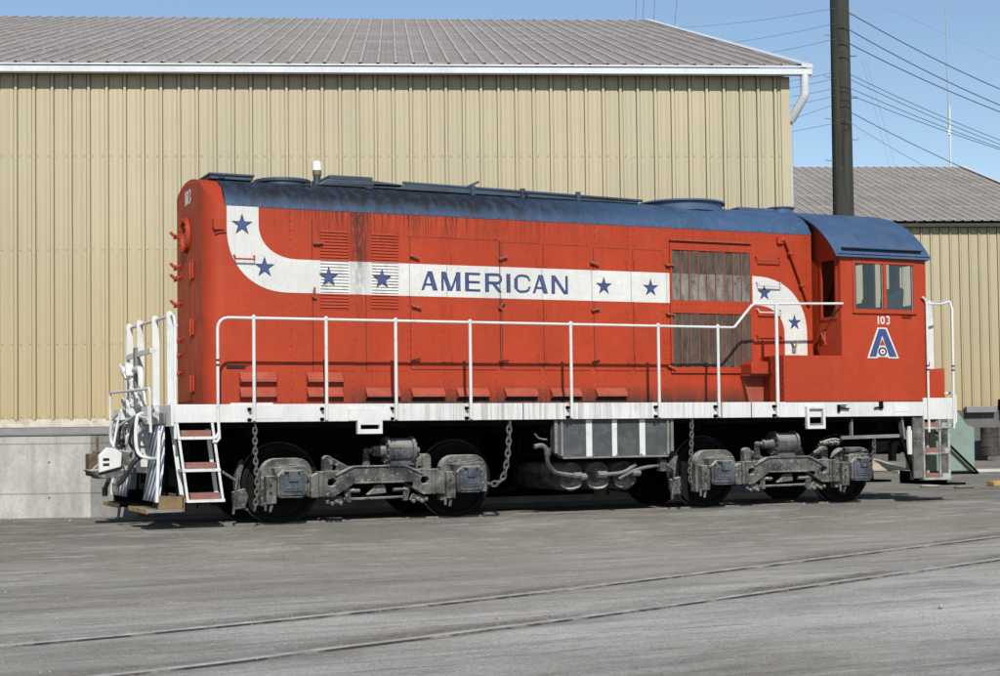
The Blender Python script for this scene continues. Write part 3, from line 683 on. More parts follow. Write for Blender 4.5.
# white stripe
def supere(cx, cz, rx, rz, a0, a1, n=14, e=1.0):
    out = []
    for i in range(n+1):
        a = R(a0+(a1-a0)*i/n); c, s_ = math.cos(a), math.sin(a)
        out.append((cx+rx*math.copysign(abs(c)**e, c), cz+rz*math.copysign(abs(s_)**e, s_)))
    return out
st = [(4.972, 4.036)]+supere(5.78, 3.76, .808, .807, 180, 270, e=.92)+[(11.455, 2.953)]
st_top = [(11.455, 3.384)]+supere(5.92, 3.83, .535, .446, 270, 180, e=.9)+[(5.385, 4.036)]
YS0, YS1 = -HW-.0058, -HW-.0008
H('stripe', MB().prism(st+st_top, 'y', YS0, YS1), 'white_stripe')
st2 = [(12.835, 3.384)]+supere(12.90, 2.52, .925, .864, 90, 0, e=.9)+[(13.825, 2.205), (13.42, 2.205)]+supere(12.94, 2.52, .48, .433, 0, 90, e=.9)+[(12.835, 2.953)]
H('stripe', MB().prism(st2, 'y', YS0, YS1), 'white_stripe')
mb = MB()
for x in (7.44, 7.98, 8.76, 9.40, 10.18, 10.81, 11.40):
    mb.box(x-.004, x+.004, -HW-.0066, -HW-.005, 2.955, 3.382)
H('stripe_joint', mb, basic('faint_joint_line', (.22, .20, .18), .7, .3, 8))
# stars
def star(cx, cz, r, y, th=.002, rot=0):
    P = []
    for i in range(10):
        a = PI/2+i*PI/5+rot; q = r if i % 2 == 0 else r*.385; P.append((cx+q*math.cos(a), cz+q*math.sin(a)))
    return MB().prism(P, 'y', y-th, y)
for x, z, r, y in ((5.17, 3.80, .145, 0), (5.46, 3.268, .142, 0), (6.31, 3.17, .138, -.019), (7.045, 3.165, .138, -.019), (10.372, 3.165, .135, 0), (11.13, 3.16, .135, 0), (13.07, 3.14, .125, 0), (13.60, 2.71, .125, 0)):
    s_ = H('star', star(x, z, r, -HW-.0062+y), 'navy'); obj('star_face', star(x, z-.001, r*.80, -HW-.0083+y), 'star_blue', hood)

# lettering
LZ0, LZ1 = 3.037, 3.290; LH = LZ1-LZ0
def ribbon(P, w):
    """mitred 2D ribbon polygon"""
    P = [Vector((p[0], p[1])) for p in P]; Lf = []; Rt = []
    for i, p in enumerate(P):
        a = (P[i]-P[i-1]).normalized() if i else None; b_ = (P[i+1]-P[i]).normalized() if i < len(P)-1 else None
        if a is None: n = Vector((-b_.y, b_.x)); k = 1
        elif b_ is None: n = Vector((-a.y, a.x)); k = 1
        else:
            n = (Vector((-a.y, a.x))+Vector((-b_.y, b_.x))).normalized(); k = 1/max(.5, n.dot(Vector((-a.y, a.x))))
        Lf.append(p+n*(w/2*k)); Rt.append(p-n*(w/2*k))
    return [tuple(p) for p in Lf]+[tuple(p) for p in reversed(Rt)]
def letter(ch, x0, x1, g):
    """list of polygons in XZ; thick and thin strokes; g grows the outline layer"""
    T = .054; t = .030; z0, z1 = LZ0, LZ1; w = x1-x0; m = (x0+x1)/2; out = []
    def rect(a, b_, c, d): out.append([(a-g, c-g), (b_+g, c-g), (b_+g, d+g), (a-g, d+g)])
    def para(xa, xb, wa, za=None, zb_=None):   # slanted stroke, bottom x=xa, top x=xb, horizontal width wa
        za = z0 if za is None else za; zb_ = z1 if zb_ is None else zb_
        out.append([(xa-g, za-g), (xa+wa+g, za-g), (xb+wa+g, zb_+g), (xb-g, zb_+g)])
    if ch == 'A':
        para(x0, m-.022, .034); para(x1-.066, m-.028, .066); rect(x0+.055, x1-.06, z0+.062, z0+.088)
    elif ch == 'M':
        rect(x0, x0+.030, z0, z1); rect(x1-.062, x1, z0, z1); para(m-.045, x0, .062); para(m-.015, x1-.050, .030)
    elif ch == 'E':
        rect(x0, x0+T, z0, z1); rect(x0+T, x1, z1-t, z1); rect(x0+T, x1, z0, z0+t); rect(x0+T, x1-.008, (z0+z1)/2-t/2, (z0+z1)/2+t/2)
    elif ch == 'I': rect(x0, x1, z0, z1)
    elif ch == 'N':
        rect(x0, x0+.050, z0, z1); rect(x1-.034, x1, z0, z1); para(x1-.062, x0, .055)
    elif ch == 'R':
        rect(x0, x0+T, z0, z1); zm = z0+LH*.43
        P = [(x0+T, z1-t/2)]+arc(x1-.075, (z1+zm)/2, (z1-zm)/2-t/2, 90, -90, 8)+[(x0+T, zm+t/2)]
        out.append(ribbon(P, t+.006+2*g)); para(x1-.058, m-.03, .055, z0, zm+.005)
    elif ch == 'C':
        r = .085; P = [(x1-.004, z1-.062)]+arc(x1-r, z1-r-t/2, r-.004, 22, 90, 4)+arc(x0+r+T*.35, z1-r-t/2, r, 90, 180, 5)+arc(x0+r+T*.35, z0+r+t/2, r, 180, 270, 5)+arc(x1-r, z0+r+t/2, r-.004, 270, 338, 4)+[(x1-.004, z0+.062)]
        out.append(ribbon(P, t+2*g)); rect(x0, x0+T-.004, z0+.055, z1-.055)
    return out
spans = [('A', 7.607, 7.842), ('M', 7.898, 8.174), ('E', 8.244, 8.466), ('R', 8.541, 8.794), ('I', 8.860, 8.918), ('C', 8.978, 9.219), ('A', 9.258, 9.489), ('N', 9.549, 9.800)]
for ch, a, b_ in spans:
    o1 = MB(); o2 = MB()
    for i, pl in enumerate(letter(ch, a, b_, .0015)): o1.prism(pl, 'y', -HW-.0080-.0001*i, -HW-.0062)
    for i, pl in enumerate(letter(ch, a, b_, -.0075)): o2.prism(pl, 'y', -HW-.0094-.0001*i, -HW-.0084)
    H('letter', o1, 'navy'); H('letter_face', o2, 'star_blue')

# louvre doors
for x0, x1, z0, z1 in ((6.203, 6.584, 2.763, 3.784), (6.903, 7.273, 2.772, 3.774)):
    mb = MB(); mb.box(x0-.02, x1+.02, -HW-.0078, -HW-.004, z0-.02, z1+.02); n = 25; h = (z1-z0)/n
    for i in range(n):
        z = z0+h*i; mb.prism([(-HW-.007, z+h*.98), (-HW-.023, z+h*.28), (-HW-.023, z+h*.20), (-HW-.007, z+h*.34)], 'x', x0, x1)
    H('louvre', mb, 'red_white')

# radiator shutters
def radiator(x0, x1, z0, z1):
    f = MB(); y0, y1 = -HW-.032, -HW+.001
    f.box(x0-.03, x1+.03, y0, y1, z1, z1+.10); f.box(x0-.03, x1+.03, y0, y1, z0-.085, z0)
    f.box(x0-.03, x0, y0, y1, z0, z1); f.box(x1, x1+.03, y0, y1, z0, z1)
    f.rrow((x0, y0, z1+.05), (x1, y0, z1+.05), .075, ny, .012, .01); f.rrow((x0, y0, z0-.042), (x1, y0, z0-.042), .075, ny, .012, .01)
    fo = H('radiator_frame', f, 'red', bevel=.003)
    s_ = MB(); n = 9; w = (x1-x0)/n
    s_.box(x0, x1, -HW-.006, -HW-.001, z0, z1)
    for i in range(n):
        a = x0+w*i; s_.prism([(a+.008, -HW-.006), (a+w-.012, -HW-.006), (a+w-.016, -HW-.012-.010*(i % 3)), (a+.012, -HW-.014)], 'z', z0+.004, z1-.004)
    H('radiator_shutter', s_, 'shutter')
    e = MB()
    for i in range(n+1): e.box(x0+w*i-.005, x0+w*i+.005, -HW-.026, -HW-.005, z0, z1)
    for i in range(n): e.box(x0+w*i+.02, x0+w*i+.05, -HW-.024, -HW-.005, z0+.001, z0+.02)
    H('shutter_edge', e, 'frame_red')
radiator(11.475, 12.815, 2.99, 3.72); radiator(11.475, 12.815, 2.03, 2.81)
H('drip_rail', MB().box(11.44, 12.84, -HW-.06, -HW, 3.852, 3.866), 'frame_red')
# air scoops along the bottom
def scoop(x0, x1, z0, z1):
    d = .078; zm = z0+(z1-z0)*.40
    b = MB(); b.prism([(-HW, z1), (-HW-d, zm+.02), (-HW-d, zm-.012), (-HW-d+.006, zm-.012), (-HW-d+.006, zm+.012), (-HW, z1-.014)], 'x', x0, x1)
    for x in (x0, x1-.006): b.prism([(-HW, z1), (-HW-d, zm+.02), (-HW-d, zm-.012), (-HW, z0+.01)], 'x', x, x+.006)
    return b
sc_l = [(5.12, 5.595), (6.004, 6.487)]
for a, b_ in sc_l:
    H('air_scoop', scoop(a, b_, 1.745, 1.93), 'scoop'); H('air_scoop', scoop(a, b_, 1.556, 1.735), 'scoop')
for a, b_ in ((6.802, 7.281), (7.442, 7.921), (8.096, 8.567), (8.806, 9.296), (9.507, 9.982), (10.211, 10.701)): H('air_scoop', scoop(a, b_, 1.555, 1.73), 'scoop')
mb = MB()
for a, b_ in []: mb.box(a+.01, b_-.01, -HW-.002, -HW+.01, 1.755, 1.815); mb.box(a+.01, b_-.01, -HW-.002, -HW+.01, 1.565, 1.625)
for a, b_ in ((6.802, 7.281), (7.442, 7.921), (8.096, 8.567), (8.806, 9.296), (9.507, 9.982), (10.211, 10.701)): mb.box(a+.01, b_-.01, -HW-.002, -HW+.01, 1.558, 1.625)
pieces('scoop_opening', mb, 'dark_slot', hood)
H('lifting_slot', MB().box(4.96, 5.20, -HW-.012, -HW, 1.975, 2.02), 'dark_slot')
mb = MB(); mb.box(4.96, 5.24, -HW-.02, -HW, 2.02, 2.03); H('slot_lip', mb, 'red')
# long thin kick strip
H('kick_strip', MB().box(5.0, 5.55, -HW-.03, -HW, 1.515, 1.54), 'white')
# grab irons right of the radiator
def grab(x0, x1, z, y=-HW, d=.07, r=.011):
    return MB().tube([(x0, y, z+.05), (x0, y-d*.6, z+.045), (x0+.01, y-d, z), (x1-.01, y-d, z), (x1, y-d*.6, z+.045), (x1, y, z+.05)], r, 6)
for z in (3.62, 3.245, 2.845, 2.46): H('grab_iron', grab(12.93, 13.34, z), 'frame_red' if z > 3.5 or z < 2.7 else 'white')
H('grab_iron', grab(5.06, 5.32, 3.36), 'red')
mb = MB(); mb.tube(bez([(13.36, -HW-.04, 3.93), (13.46, -HW-.05, 3.88), (13.80, -HW-.05, 3.08), (13.86, -HW-.02, 2.98)], 6), .028, 8)
for p in ((13.52, 3.74), (13.72, 3.27)): mb.lathe([(-.02, .045), (.02, .045)], (p[0], -HW-.05, p[1]), 'z', 8)
mb.box(13.30, 13.40, -HW-.05, -HW, 3.88, 3.97); H('conduit', mb, 'red')
mb = MB(); mb.box(13.545, 13.605, -HW-.03, -HW-.006, 2.26, 2.36); mb.bar((13.53, -HW-.04, 2.42), (13.56, -HW-.03, 2.34), .02, .02); mb.bar((13.62, -HW-.04, 2.44), (13.60, -HW-.03, 2.34), .02, .02); H('bracket', mb, 'grey')
mb = MB(); mb.box(4.80, 4.93, -HW-.03, -HW+.06, 3.74, 3.86); mb.bar((4.80, -HW-.05, 3.73), (4.95, -HW-.05, 3.73), .014, .014); H('marker_bracket', mb, 'red')

# nose details
mb = MB(); cy_, cz_ = .10, 3.76
def ell(rx, rz, n=28): return [(cy_+rx*math.cos(2*PI*i/n), cz_+rz*math.sin(2*PI*i/n)) for i in range(n)]
mb.prism(ell(.20, .235), 'x', X0-.055, X0, holes=[ell(.145, .18)])
for i in range(14):
    a = 2*PI*i/14; mb.rivet((X0-.055, cy_+.172*math.cos(a), cz_+.207*math.sin(a)), (-1, 0, 0), .018, .022)
H('porthole_rim', mb, 'red', bevel=.005)
H('porthole_glass', MB().prism(ell(.148, .183), 'x', X0-.012, X0-.004), 'dark_glass')
mb = MB(); mb.box(X0-.008, X0, -.25, .62, 1.58, 3.42); H('nose_door', mb, 'red', bevel=.003)
for z in (3.26, 2.53, 1.80): mb = MB(); mb.box(X0-.03, X0-.006, -.30, -.16, z-.10, z+.10); mb.lathe([(-.11, .018), (.11, .018)], (X0-.035, -.22, z), 'z', 8); H('nose_hinge', mb, 'red', bevel=.004)
for z in (3.82, 3.40, 3.25, 2.90, 2.42, 2.22, 1.98):
    mb = MB(); mb.lathe([(-.07, .02), (0, .028)], (X0, .60, z), 'x', 8); mb.bar((X0-.06, .50, z-.03), (X0-.08, .70, z+.05), .03, .03, (1, 0, 0)); mb.tube([(X0-.01, .42, z), (X0-.07, .42, z-.02), (X0-.07, .54, z-.05), (X0-.01, .56, z-.03)], .012, 6); H('nose_latch', mb, 'red')
# digits made of thin strokes: plane function maps (u, v) to the surface
def digits(mbx_, x0, z0, w, h, t, f, depth):
    u = x0
    def seg(pl):
        V = [f(a, b_, 0) for a, b_ in pl]+[f(a, b_, depth) for a, b_ in pl]; n = len(pl)
        tr_ = tessellate_polygon([[Vector((a, b_, 0)) for a, b_ in pl]])
        F = [tuple(q) for q in tr_]+[tuple(i+n for i in reversed(q)) for q in tr_]+[(i, (i+1) % n, (i+1) % n+n, i+n) for i in range(n)]
        mbx_.add(V, F)
    def rc(a, b_, c, d): seg([(a, c), (b_, c), (b_, d), (a, d)])
    # 1
    rc(u, u+t, z0, z0+h); u += t+.35*w
    # 0
    P = arc(u+w/2, z0+h-w/2, w/2-t/2, 0, 180, 8)+arc(u+w/2, z0+w/2, w/2-t/2, 180, 360, 8)
    seg(ribbon(P+[P[0]], t)); u += w+.32*w
    # 3
    u -= .1*w; P = arc(u+w/2, z0+h*.745, w/2-t/2, 150, -80, 8); seg(ribbon(P, t)); P = arc(u+w/2, z0+h*.275, w/2-t/2, 80, -150, 8); seg(ribbon(P, t))
mb = MB(); digits(mb, 0, 4.155, .105, .19, .032, lambda a, b_, d: (X0-.003-d, .165-a, b_), .003); H('number', mb, 'white')

# --- roof of the hood
mb = MB(); n = 28; xsr = [X0+CR+.002, 5.6, 7.0, 8.5, 10, 11.5, 13, XR+.02]; rows = []
for x in xsr: rows.append([(x, HW*1.006*(-1+2*i/n) if 0 < i < n else math.copysign(HW+.006, -1+2*i/n), roofz(HW*(-1+2*i/n))+.006 if 0 < i < n else HZ-.004) for i in range(n+1)])
mb.sheet(rows)
# blend over the rounded nose corner
for i in range(70): mb.rivet((5.05+.128*i, -HW-.004, HZ+.022), (0, -.97, .25), .0075, .006)
roof = L('hood_roof', mb, 'blue_roof')
def RF(name, mb, m, **k): return obj(name, mb, m, roof, **k)
L('hood_bulkhead', MB().box(XR-.02, XR, -HW+.01, HW-.01, zb, HZ-.02), 'red')
mb = MB(); mb.box(4.885, 5.45, -.42, .42, 4.45, 4.515); mb.box(4.87, 5.47, -.44, .44, 4.5, 4.528); RF('roof_hatch', mb, 'soot_blue', bevel=.006)
mb = MB(); mb.lathe([(4.40, .36), (4.485, .36), (4.495, .385), (4.535, .385), (4.54, .34), (4.53, .30)], (5.975, 0, 0), 'z', 32); RF('fan_cowl', mb, 'soot_blue')
mb = MB(); mb.lathe([(4.42, .075), (4.56, .075), (4.58, .05), (4.64, .05)], (6.46, 0, 0), 'z', 14); RF('lamp_base', mb, 'soot_blue')
mb = MB(); mb.lathe([(4.64, .055), (4.655, .062), (4.70, .062), (4.71, .05)], (6.46, 0, 0), 'z', 14); RF('lamp_collar', mb, 'brass')
mb = MB(); mb.lathe([(4.705, .055), (4.71, .066), (4.82, .066), (4.835, .05)], (6.46, 0, 0), 'z', 14); RF('roof_lamp', mb, 'lamp_white')
mb = MB(); mb.box(6.58, 7.16, -.22, .22, 4.44, 4.57); mb.box(6.56, 7.18, -.24, .24, 4.565, 4.625); RF('exhaust_stack', mb, 'soot_blue', bevel=.012)
mb = MB(); mb.prism([(6.35, 4.46), (6.5, 4.555), (7.2, 4.56), (7.55, 4.535), (7.72, 4.515), (7.78, 4.46)], 'y', -.34, .34); RF('exhaust_manifold', mb, 'soot_blue', bevel=.02)
mb = MB(); mb.prism([(7.45, 4.45), (7.6, 4.53), (11.2, 4.475), (11.24, 4.44)], 'y', -.42, .30); mb.tube([(7.55, -.40, 4.545), (9.2, -.42, 4.52), (11.3, -.42, 4.485)], .022, 6)
for x in (8.55, 9.32, 10.2): mb.box(x, x+.06, -.46, -.40, 4.42, 4.56)
mb.bar((8.5, -.42, 4.54), (8.68, -.42, 4.62), .03, .03); RF('roof_duct', mb, 'soot_blue', bevel=.006)
mb = MB(); mb.lathe([(4.38, .62), (4.50, .62), (4.51, .665), (4.535, .665), (4.54, .60), (4.50, .57)], (12.21, 0, 0), 'z', 40); RF('fan_cowl', mb, 'blue')
mb = MB(); mb.lathe([(4.42, .20), (4.54, .20), (4.55, .22), (4.57, .22), (4.575, .1)], (14.02, 0, 0), 'z', 20); RF('vent_cap', mb, 'blue')
mb = MB(); mb.box(13.05, 13.7, -.3, .3, 4.45, 4.505); RF('roof_hatch', mb, 'blue', bevel=.01)
mb = MB()
for x in (6.05, 6.9): mb.tube([(x, -.72, 4.36), (x, -.76, 4.39), (x+.07, -.76, 4.39), (x+.07, -.72, 4.36)], .01, 6)
for x in (5.0, 9.35): mb.tube([(x, -.44, 4.45), (x, -.47, 4.50), (x+.06, -.47, 4.50), (x+.06, -.44, 4.45)], .012, 6)
pieces('lifting_eye', mb, 'soot_blue', roof)

# --- panel box and platform beside the cab
box_ = MB(); box_.box(12.985, 14.02, -1.485, -.905, 1.518, 2.19)
box_.rrow((13.03, -1.485, 1.55), (13.03, -1.485, 2.15), .085, ny); box_.rrow((13.05, -1.485, 2.16), (14.0, -1.485, 2.16), .09, ny); box_.rrow((13.22, -1.485, 1.55), (13.22, -1.485, 2.15), .2, ny, .006)
box_.rrow((12.985, -1.43, 1.55), (12.985, -1.43, 2.15), .085, (-1, 0, 0))
L('side_box', box_, 'red_cab', bevel=.005)
mb = MB(); mb.prism([(12.62, 2.07), (12.62, 1.93), (12.98, 1.93), (12.98, 2.10), (12.66, 2.12)], 'y', -1.2, -.905); L('sand_box_lid', mb, 'red_cab', bevel=.006)
mb = MB(); mb.prism([(12.62, 1.93), (12.72, 1.52), (12.98, 1.52), (12.98, 1.93)], 'y', -.98, -.903); mb.box(12.62, 12.98, -1.15, -.905, 1.90, 1.928); L('box_bracket', mb, 'frame_red')

# --- cab
CX0, CX1, CW = 14.02, 15.60, 1.485
def cz(y, lift=0.): t = min(1, abs(y)/1.55); Rr = 1.90; return 4.475-(Rr-math.sqrt(Rr*Rr-(t*1.55)**2))+lift
def rect(a, b_, c, d): return [(a, c), (b_, c), (b_, d), (a, d)]
mb = MB()
wins = [rect(14.27, 14.79, 2.885, 3.565), rect(14.845, 15.355, 2.885, 3.565)]
zr = cz(1.485)
mb.prism(rect(CX0, CX1, 1.518, 3.70), 'y', -CW, -CW+.035, holes=wins)
mb.prism(rect(CX0, CX1, 1.518, 3.70), 'y', CW-.035, CW, holes=wins)
arch = [(y, cz(y)-.012) for y in [1.45*(1-2*i/20) for i in range(21)]]
endp = [(-1.45, 1.518), (1.45, 1.518)]+arch
mb.prism(endp, 'x', CX1-.035, CX1, holes=[rect(-.02, .25, 3.12, 3.74), rect(-.67, -.29, 3.02, 3.74), rect(-1.23, -.89, 2.98, 3.60), rect(.6, 1.2, 3.0, 3.6)])
mb.prism(endp, 'x', CX0, CX0+.035, holes=[rect(-1.36, -1.03, 2.78, 3.62), rect(1.03, 1.36, 2.78, 3.62)])
# seams and rivets
for x in (CX0+.05, CX1-.05): mb.rrow((x, -CW, 1.56), (x, -CW, 3.60), .07, ny, .0075, .006)
mb.rrow((CX0+.1, -CW, 2.19), (CX1-.1, -CW, 2.19), .09, ny, .0065); mb.rrow((14.42, -CW, 1.56), (14.42, -CW, 2.15), .09, ny, .006)
for y in (-1.40, -.98): mb.rrow((CX0, y, 2.25), (CX0, y, 3.62), .07, (-1, 0, 0), .0085)
cab = L('cab', mb, 'red_cab', bevel=.003)
def C_(name, mb, m, **k): return obj(name, mb, m, cab, **k)
mb = MB(); mb.box(14.235, 15.39, -CW-.014, -CW-.002, 2.835, 2.885); mb.box(14.235, 15.39, -CW-.014, -CW-.002, 3.565, 3.60)
mb.box(14.235, 14.27, -CW-.014, -CW-.002, 2.885, 3.565); mb.box(15.355, 15.39, -CW-.014, -CW-.002, 2.885, 3.565); mb.box(14.79, 14.845, -CW-.022, -CW+.002, 2.885, 3.565)
mb.box(14.215, 15.41, -CW-.03, -CW-.002, 2.822, 2.835); C_('window_frame', mb, 'red_cab', bevel=.003)
for a, b_ in ((14.27, 14.79), (14.845, 15.355)):
    C_('window_pane', MB().box(a, b_, -CW+.012, -CW+.016, 2.885, 3.565), 'glass')
    C_('window_pane', MB().box(a, b_, CW-.018, CW-.014, 2.885, 3.565), 'glass')
    f = MB(); f.box(a, a+.018, -CW+.004, -CW+.03, 2.885, 3.565); f.box(b_-.018, b_, -CW+.004, -CW+.03, 2.885, 3.565); pieces('window_sash', f, 'grey', cab)
mb = MB(); mb.box(CX0+.012, CX0+.016, -1.36, -1.03, 2.78, 3.62); C_('window_pane', mb, 'glass')
mb = MB(); mb.box(CX0-.014, CX0-.002, -1.40, -1.36, 2.74, 3.66); mb.box(CX0-.014, CX0-.002, -1.03, -.99, 2.74, 3.66); mb.box(CX0-.014, CX0-.002, -1.36, -1.03, 2.74, 2.78); mb.box(CX0-.014, CX0-.002, -1.36, -1.03, 3.62, 3.66)
C_('door_window_frame', mb, 'red_cab')
mb = MB(); mb.box(CX0-.03, CX0-.003, -1.10, -1.04, 2.44, 2.60); mb.tube([(CX0-.02, -1.06, 2.56), (CX0-.08, -1.10, 2.54), (CX0-.08, -1.22, 2.36)], .012, 6); C_('door_handle', mb, 'frame_red')
C_('cab_wiper', MB().bar((15.12, -CW-.035, 2.80), (15.30, -CW-.035, 2.795), .02, .012), 'black')
# interior
mb = MB(); mb.box(CX0+.04, CX1-.04, -CW+.04, CW-.04, 2.20, 2.24); mb.box(CX0+.04, CX0+.06, -.95, .95, 2.24, 4.05); mb.box(14.1, 14.7, -.75, .75, 2.24, 2.98); mb.box(14.1, 15.5, -.35, .3, 2.24, 2.78); C_('cab_interior', mb, 'interior')
mb = MB(); mb.box(14.98, 15.38, -1.20, -.75, 2.62, 2.74); mb.prism([(15.34, 2.70), (15.40, 2.70), (15.44, 3.24), (15.36, 3.27), (15.28, 2.76)], 'y', -1.18, -.78)
mb.prism([(14.98, 3.08), (15.06, 3.10), (15.36, 3.22), (15.34, 2.74), (14.96, 2.74)], 'y', -1.21, -1.17); C_('cab_seat', mb, 'seat', bevel=.02)
mb = MB(); ring = [(14.86, -.95+.17*math.cos(2*PI*i/20), 2.98+.17*math.sin(2*PI*i/20)) for i in range(20)]; ring = [(14.80+.10*math.cos(2*PI*i/20), -1.05+.05*math.cos(2*PI*i/20), 2.94+.15*math.sin(2*PI*i/20)) for i in range(20)]
mb.tube(ring, .014, 6, close=True)
for i in (0, 7, 13): mb.bar(ring[i], (14.80, -1.05, 2.94), .014, .014)
C_('brake_wheel', mb, 'black')
# cab roof
mb = MB(); n = 30; ya = [1.545*(-1+2*i/n) for i in range(n+1)]
def roofrow(x, dz, inset=0): return [(x, y, cz(y, dz)) for y in ya]
rows = [roofrow(13.90, -.028), roofrow(13.895, .0), roofrow(13.95, .012), roofrow(15.60, .012), roofrow(15.655, .0), roofrow(15.65, -.03)]
mb.sheet(rows)
ze = cz(1.545)
for s in (-1, 1):
    mb.add([(13.895, s*1.545, ze), (15.655, s*1.545, ze), (15.655, s*1.555, ze-.03), (13.895, s*1.555, ze-.03), (13.93, s*1.54, 3.655), (15.63, s*1.54, 3.655), (13.94, s*1.50, 3.635), (15.62, s*1.50, 3.635), (13.94, s*1.44, 3.64), (15.62, s*1.44, 3.64)],
           [(0, 1, 2, 3), (3, 2, 5, 4), (4, 5, 7, 6), (6, 7, 9, 8)])
    mb.rrow((14.0, s*1.552, 3.70), (15.58, s*1.552, 3.70), .095, (0, s, 0), .008, .006)
mb.sheet([[(13.905, y, cz(y, -.03)) for y in ya], [(15.65, y, cz(y, -.03)) for y in ya]])
cr = L('cab_roof', mb, 'blue')
obj('rain_gutter', MB().prism([(-1.50, cz(1.48)+.030), (-1.56, cz(1.48)+.02), (-1.56, cz(1.48)+.012), (-1.49, cz(1.48)+.0)], 'x', 14.03, 15.50), 'soot_blue', cr)
mb = MB(); mb.tube([(15.655, -.2, 4.40), (15.69, -.2, 4.43), (15.69, -.3, 4.42), (15.655, -.3, 4.39)], .01, 6); obj('lifting_eye', mb, 'blue', cr)
# number and emblem on the cab side
def fy(a, b_, d): return (a, -CW-.002-d, b_)
mb = MB(); digits(mb, 14.680, 2.667, .078, .118, .023, fy, .003); C_('number', mb, 'white')
ex = lambda u: 14.476+(u-142)*.00346; ez = lambda v: 2.159+(612-v)*.00291
def EP(pts): return [(ex(a), ez(b_)) for a, b_ in pts]
e0_ = C_('emblem', MB().prism(EP([(199, 455), (248, 455), (311, 612), (255, 612), (250, 606), (200, 606), (195, 612), (142, 612)]), 'y', -CW-.005, -CW-.001), 'white')
lay = [('emblem_letter', EP([(207, 463), (241, 463), (299, 605), (259, 605), (246, 566), (236, 538), (225, 500), (221, 500), (211, 538), (201, 566), (189, 605), (154, 605)]), 'star_blue', .0065),
       ('emblem_wedge', EP([(223, 512), (237, 547), (209, 547)]), 'red_cab', .0065)]
for nm, pl, m_, dd in lay: C_(nm, MB().prism(pl, 'y', -CW-dd, -CW-.0045), m_)
mb = MB(); mb.prism(ribbon([*[tuple(p) for p in EP([(154, 605), (207, 463), (241, 463), (299, 605)])]], .006), 'y', -CW-.0072, -CW-.006); C_('emblem_outline', mb, 'navy')
for r, m_, dd in ((27, 'white', .0080), (23, 'navy', .0088), (14, 'white', .0096), (6, 'red_cab', .0104)):
    cx_, cz2 = ex(223), ez(578); C_('emblem_ring', MB().prism([(cx_+r*.00346*math.cos(2*PI*i/24), cz2+r*.00291*math.sin(2*PI*i/24)) for i in range(24)], 'y', -CW-dd, -CW-dd+.001), m_)

# --- deck sill
mb = MB(); mb.box(4.16, 15.49, -1.50, -1.44, 1.292, 1.512); mb.box(4.16, 15.49, 1.44, 1.50, 1.292, 1.512)
mb.box(15.49, 16.03, -1.505, -1.44, 1.24, 1.565); mb.box(15.49, 16.03, 1.44, 1.505, 1.24, 1.565)
mb.box(4.12, 4.16, -1.50, 1.50, 1.25, 1.515); mb.box(16.03, 16.06, -1.50, 1.50, 1.24, 1.565)
sill = L('side_sill', mb, 'sill_white', bevel=.006)
mb = MB(); mb.box(4.16, 15.5, -1.44, -.89, 1.46, 1.505); mb.box(4.16, 15.5, .89, 1.44, 1.46, 1.505); mb.box(4.16, 4.75, -1.44, 1.44, 1.46, 1.5045); mb.box(15.49, 16.03, -1.44, 1.44, 1.50, 1.56); mb.box(5, 15.5, -.89, .89, 1.40, 1.50)
L('walkway', mb, 'grey')
L('deck_seam', MB().box(13.0, 15.48, -1.506, -1.40, 1.5125, 1.5165), 'dark_slot')
def jack(x0, x1, xa, xb, zt):
    b = MB(); b.box(x0, x1, -1.522, -1.50, 1.30, zt); b.prism([(xa, 1.30), (xb, 1.30), (xb, 1.13), (xa, 1.13)], 'y', -1.53, -1.46, holes=[rect(xa+.04, xb-.04, 1.19, 1.245)])
    return b
obj('jacking_pad', jack(6.36, 6.95, 6.477, 6.811, 1.455), 'white', sill, bevel=.004)
mb = MB(); mb.prism([(13.33, 1.45), (13.65, 1.45), (13.65, 1.12), (13.33, 1.12)], 'y', -1.56, -1.50, holes=[rect(13.37, 13.61, 1.17, 1.41)]); mb.box(13.37, 13.61, -1.51, -1.50, 1.29, 1.41); obj('folding_step', mb, 'white', sill, bevel=.005)
obj('step_tread', MB().box(13.37, 13.61, -1.56, -1.40, 1.17, 1.20), 'grey', sill)
mb = MB(); mb.box(13.90, 13.94, -1.53, -1.50, 1.36, 1.47); mb.bar((13.92, -1.53, 1.42), (14.10, -1.53, 1.41), .02, .018); mb.bar((13.92, -1.53, 1.46), (14.05, -1.53, 1.465), .02, .014); mb.bar((14.56, -1.53, 1.42), (14.72, -1.53, 1.44), .02, .02); mb.box(14.66, 14.72, -1.53, -1.5, 1.40, 1.52); pieces('latch_handle', mb, 'black', sill)
mb = MB(); mb.box(14.95, 15.22, -1.504, -1.50, 1.36, 1.44); mb.box(5.15, 5.5, -1.504, -1.50, 1.33, 1.49); pieces('builder_plate', mb, 'white', sill, bevel=.002)
mb = MB()
for x in (5.141, 6.071, 7.001, 8.04, 9.519, 10.882, 11.852, 12.843):
    for z in (1.32, 1.45): mb.lathe([(-1.56, .02), (-1.50, .026)], (x-.06, 0, z), 'y', 6)
for x in (7.0, 8.8, 9.5, 11.9, 12.4): mb.box(x, x+.012, -1.5035, -1.50, 1.294, 1.51)
pieces('post_bolt', mb, 'black', sill)

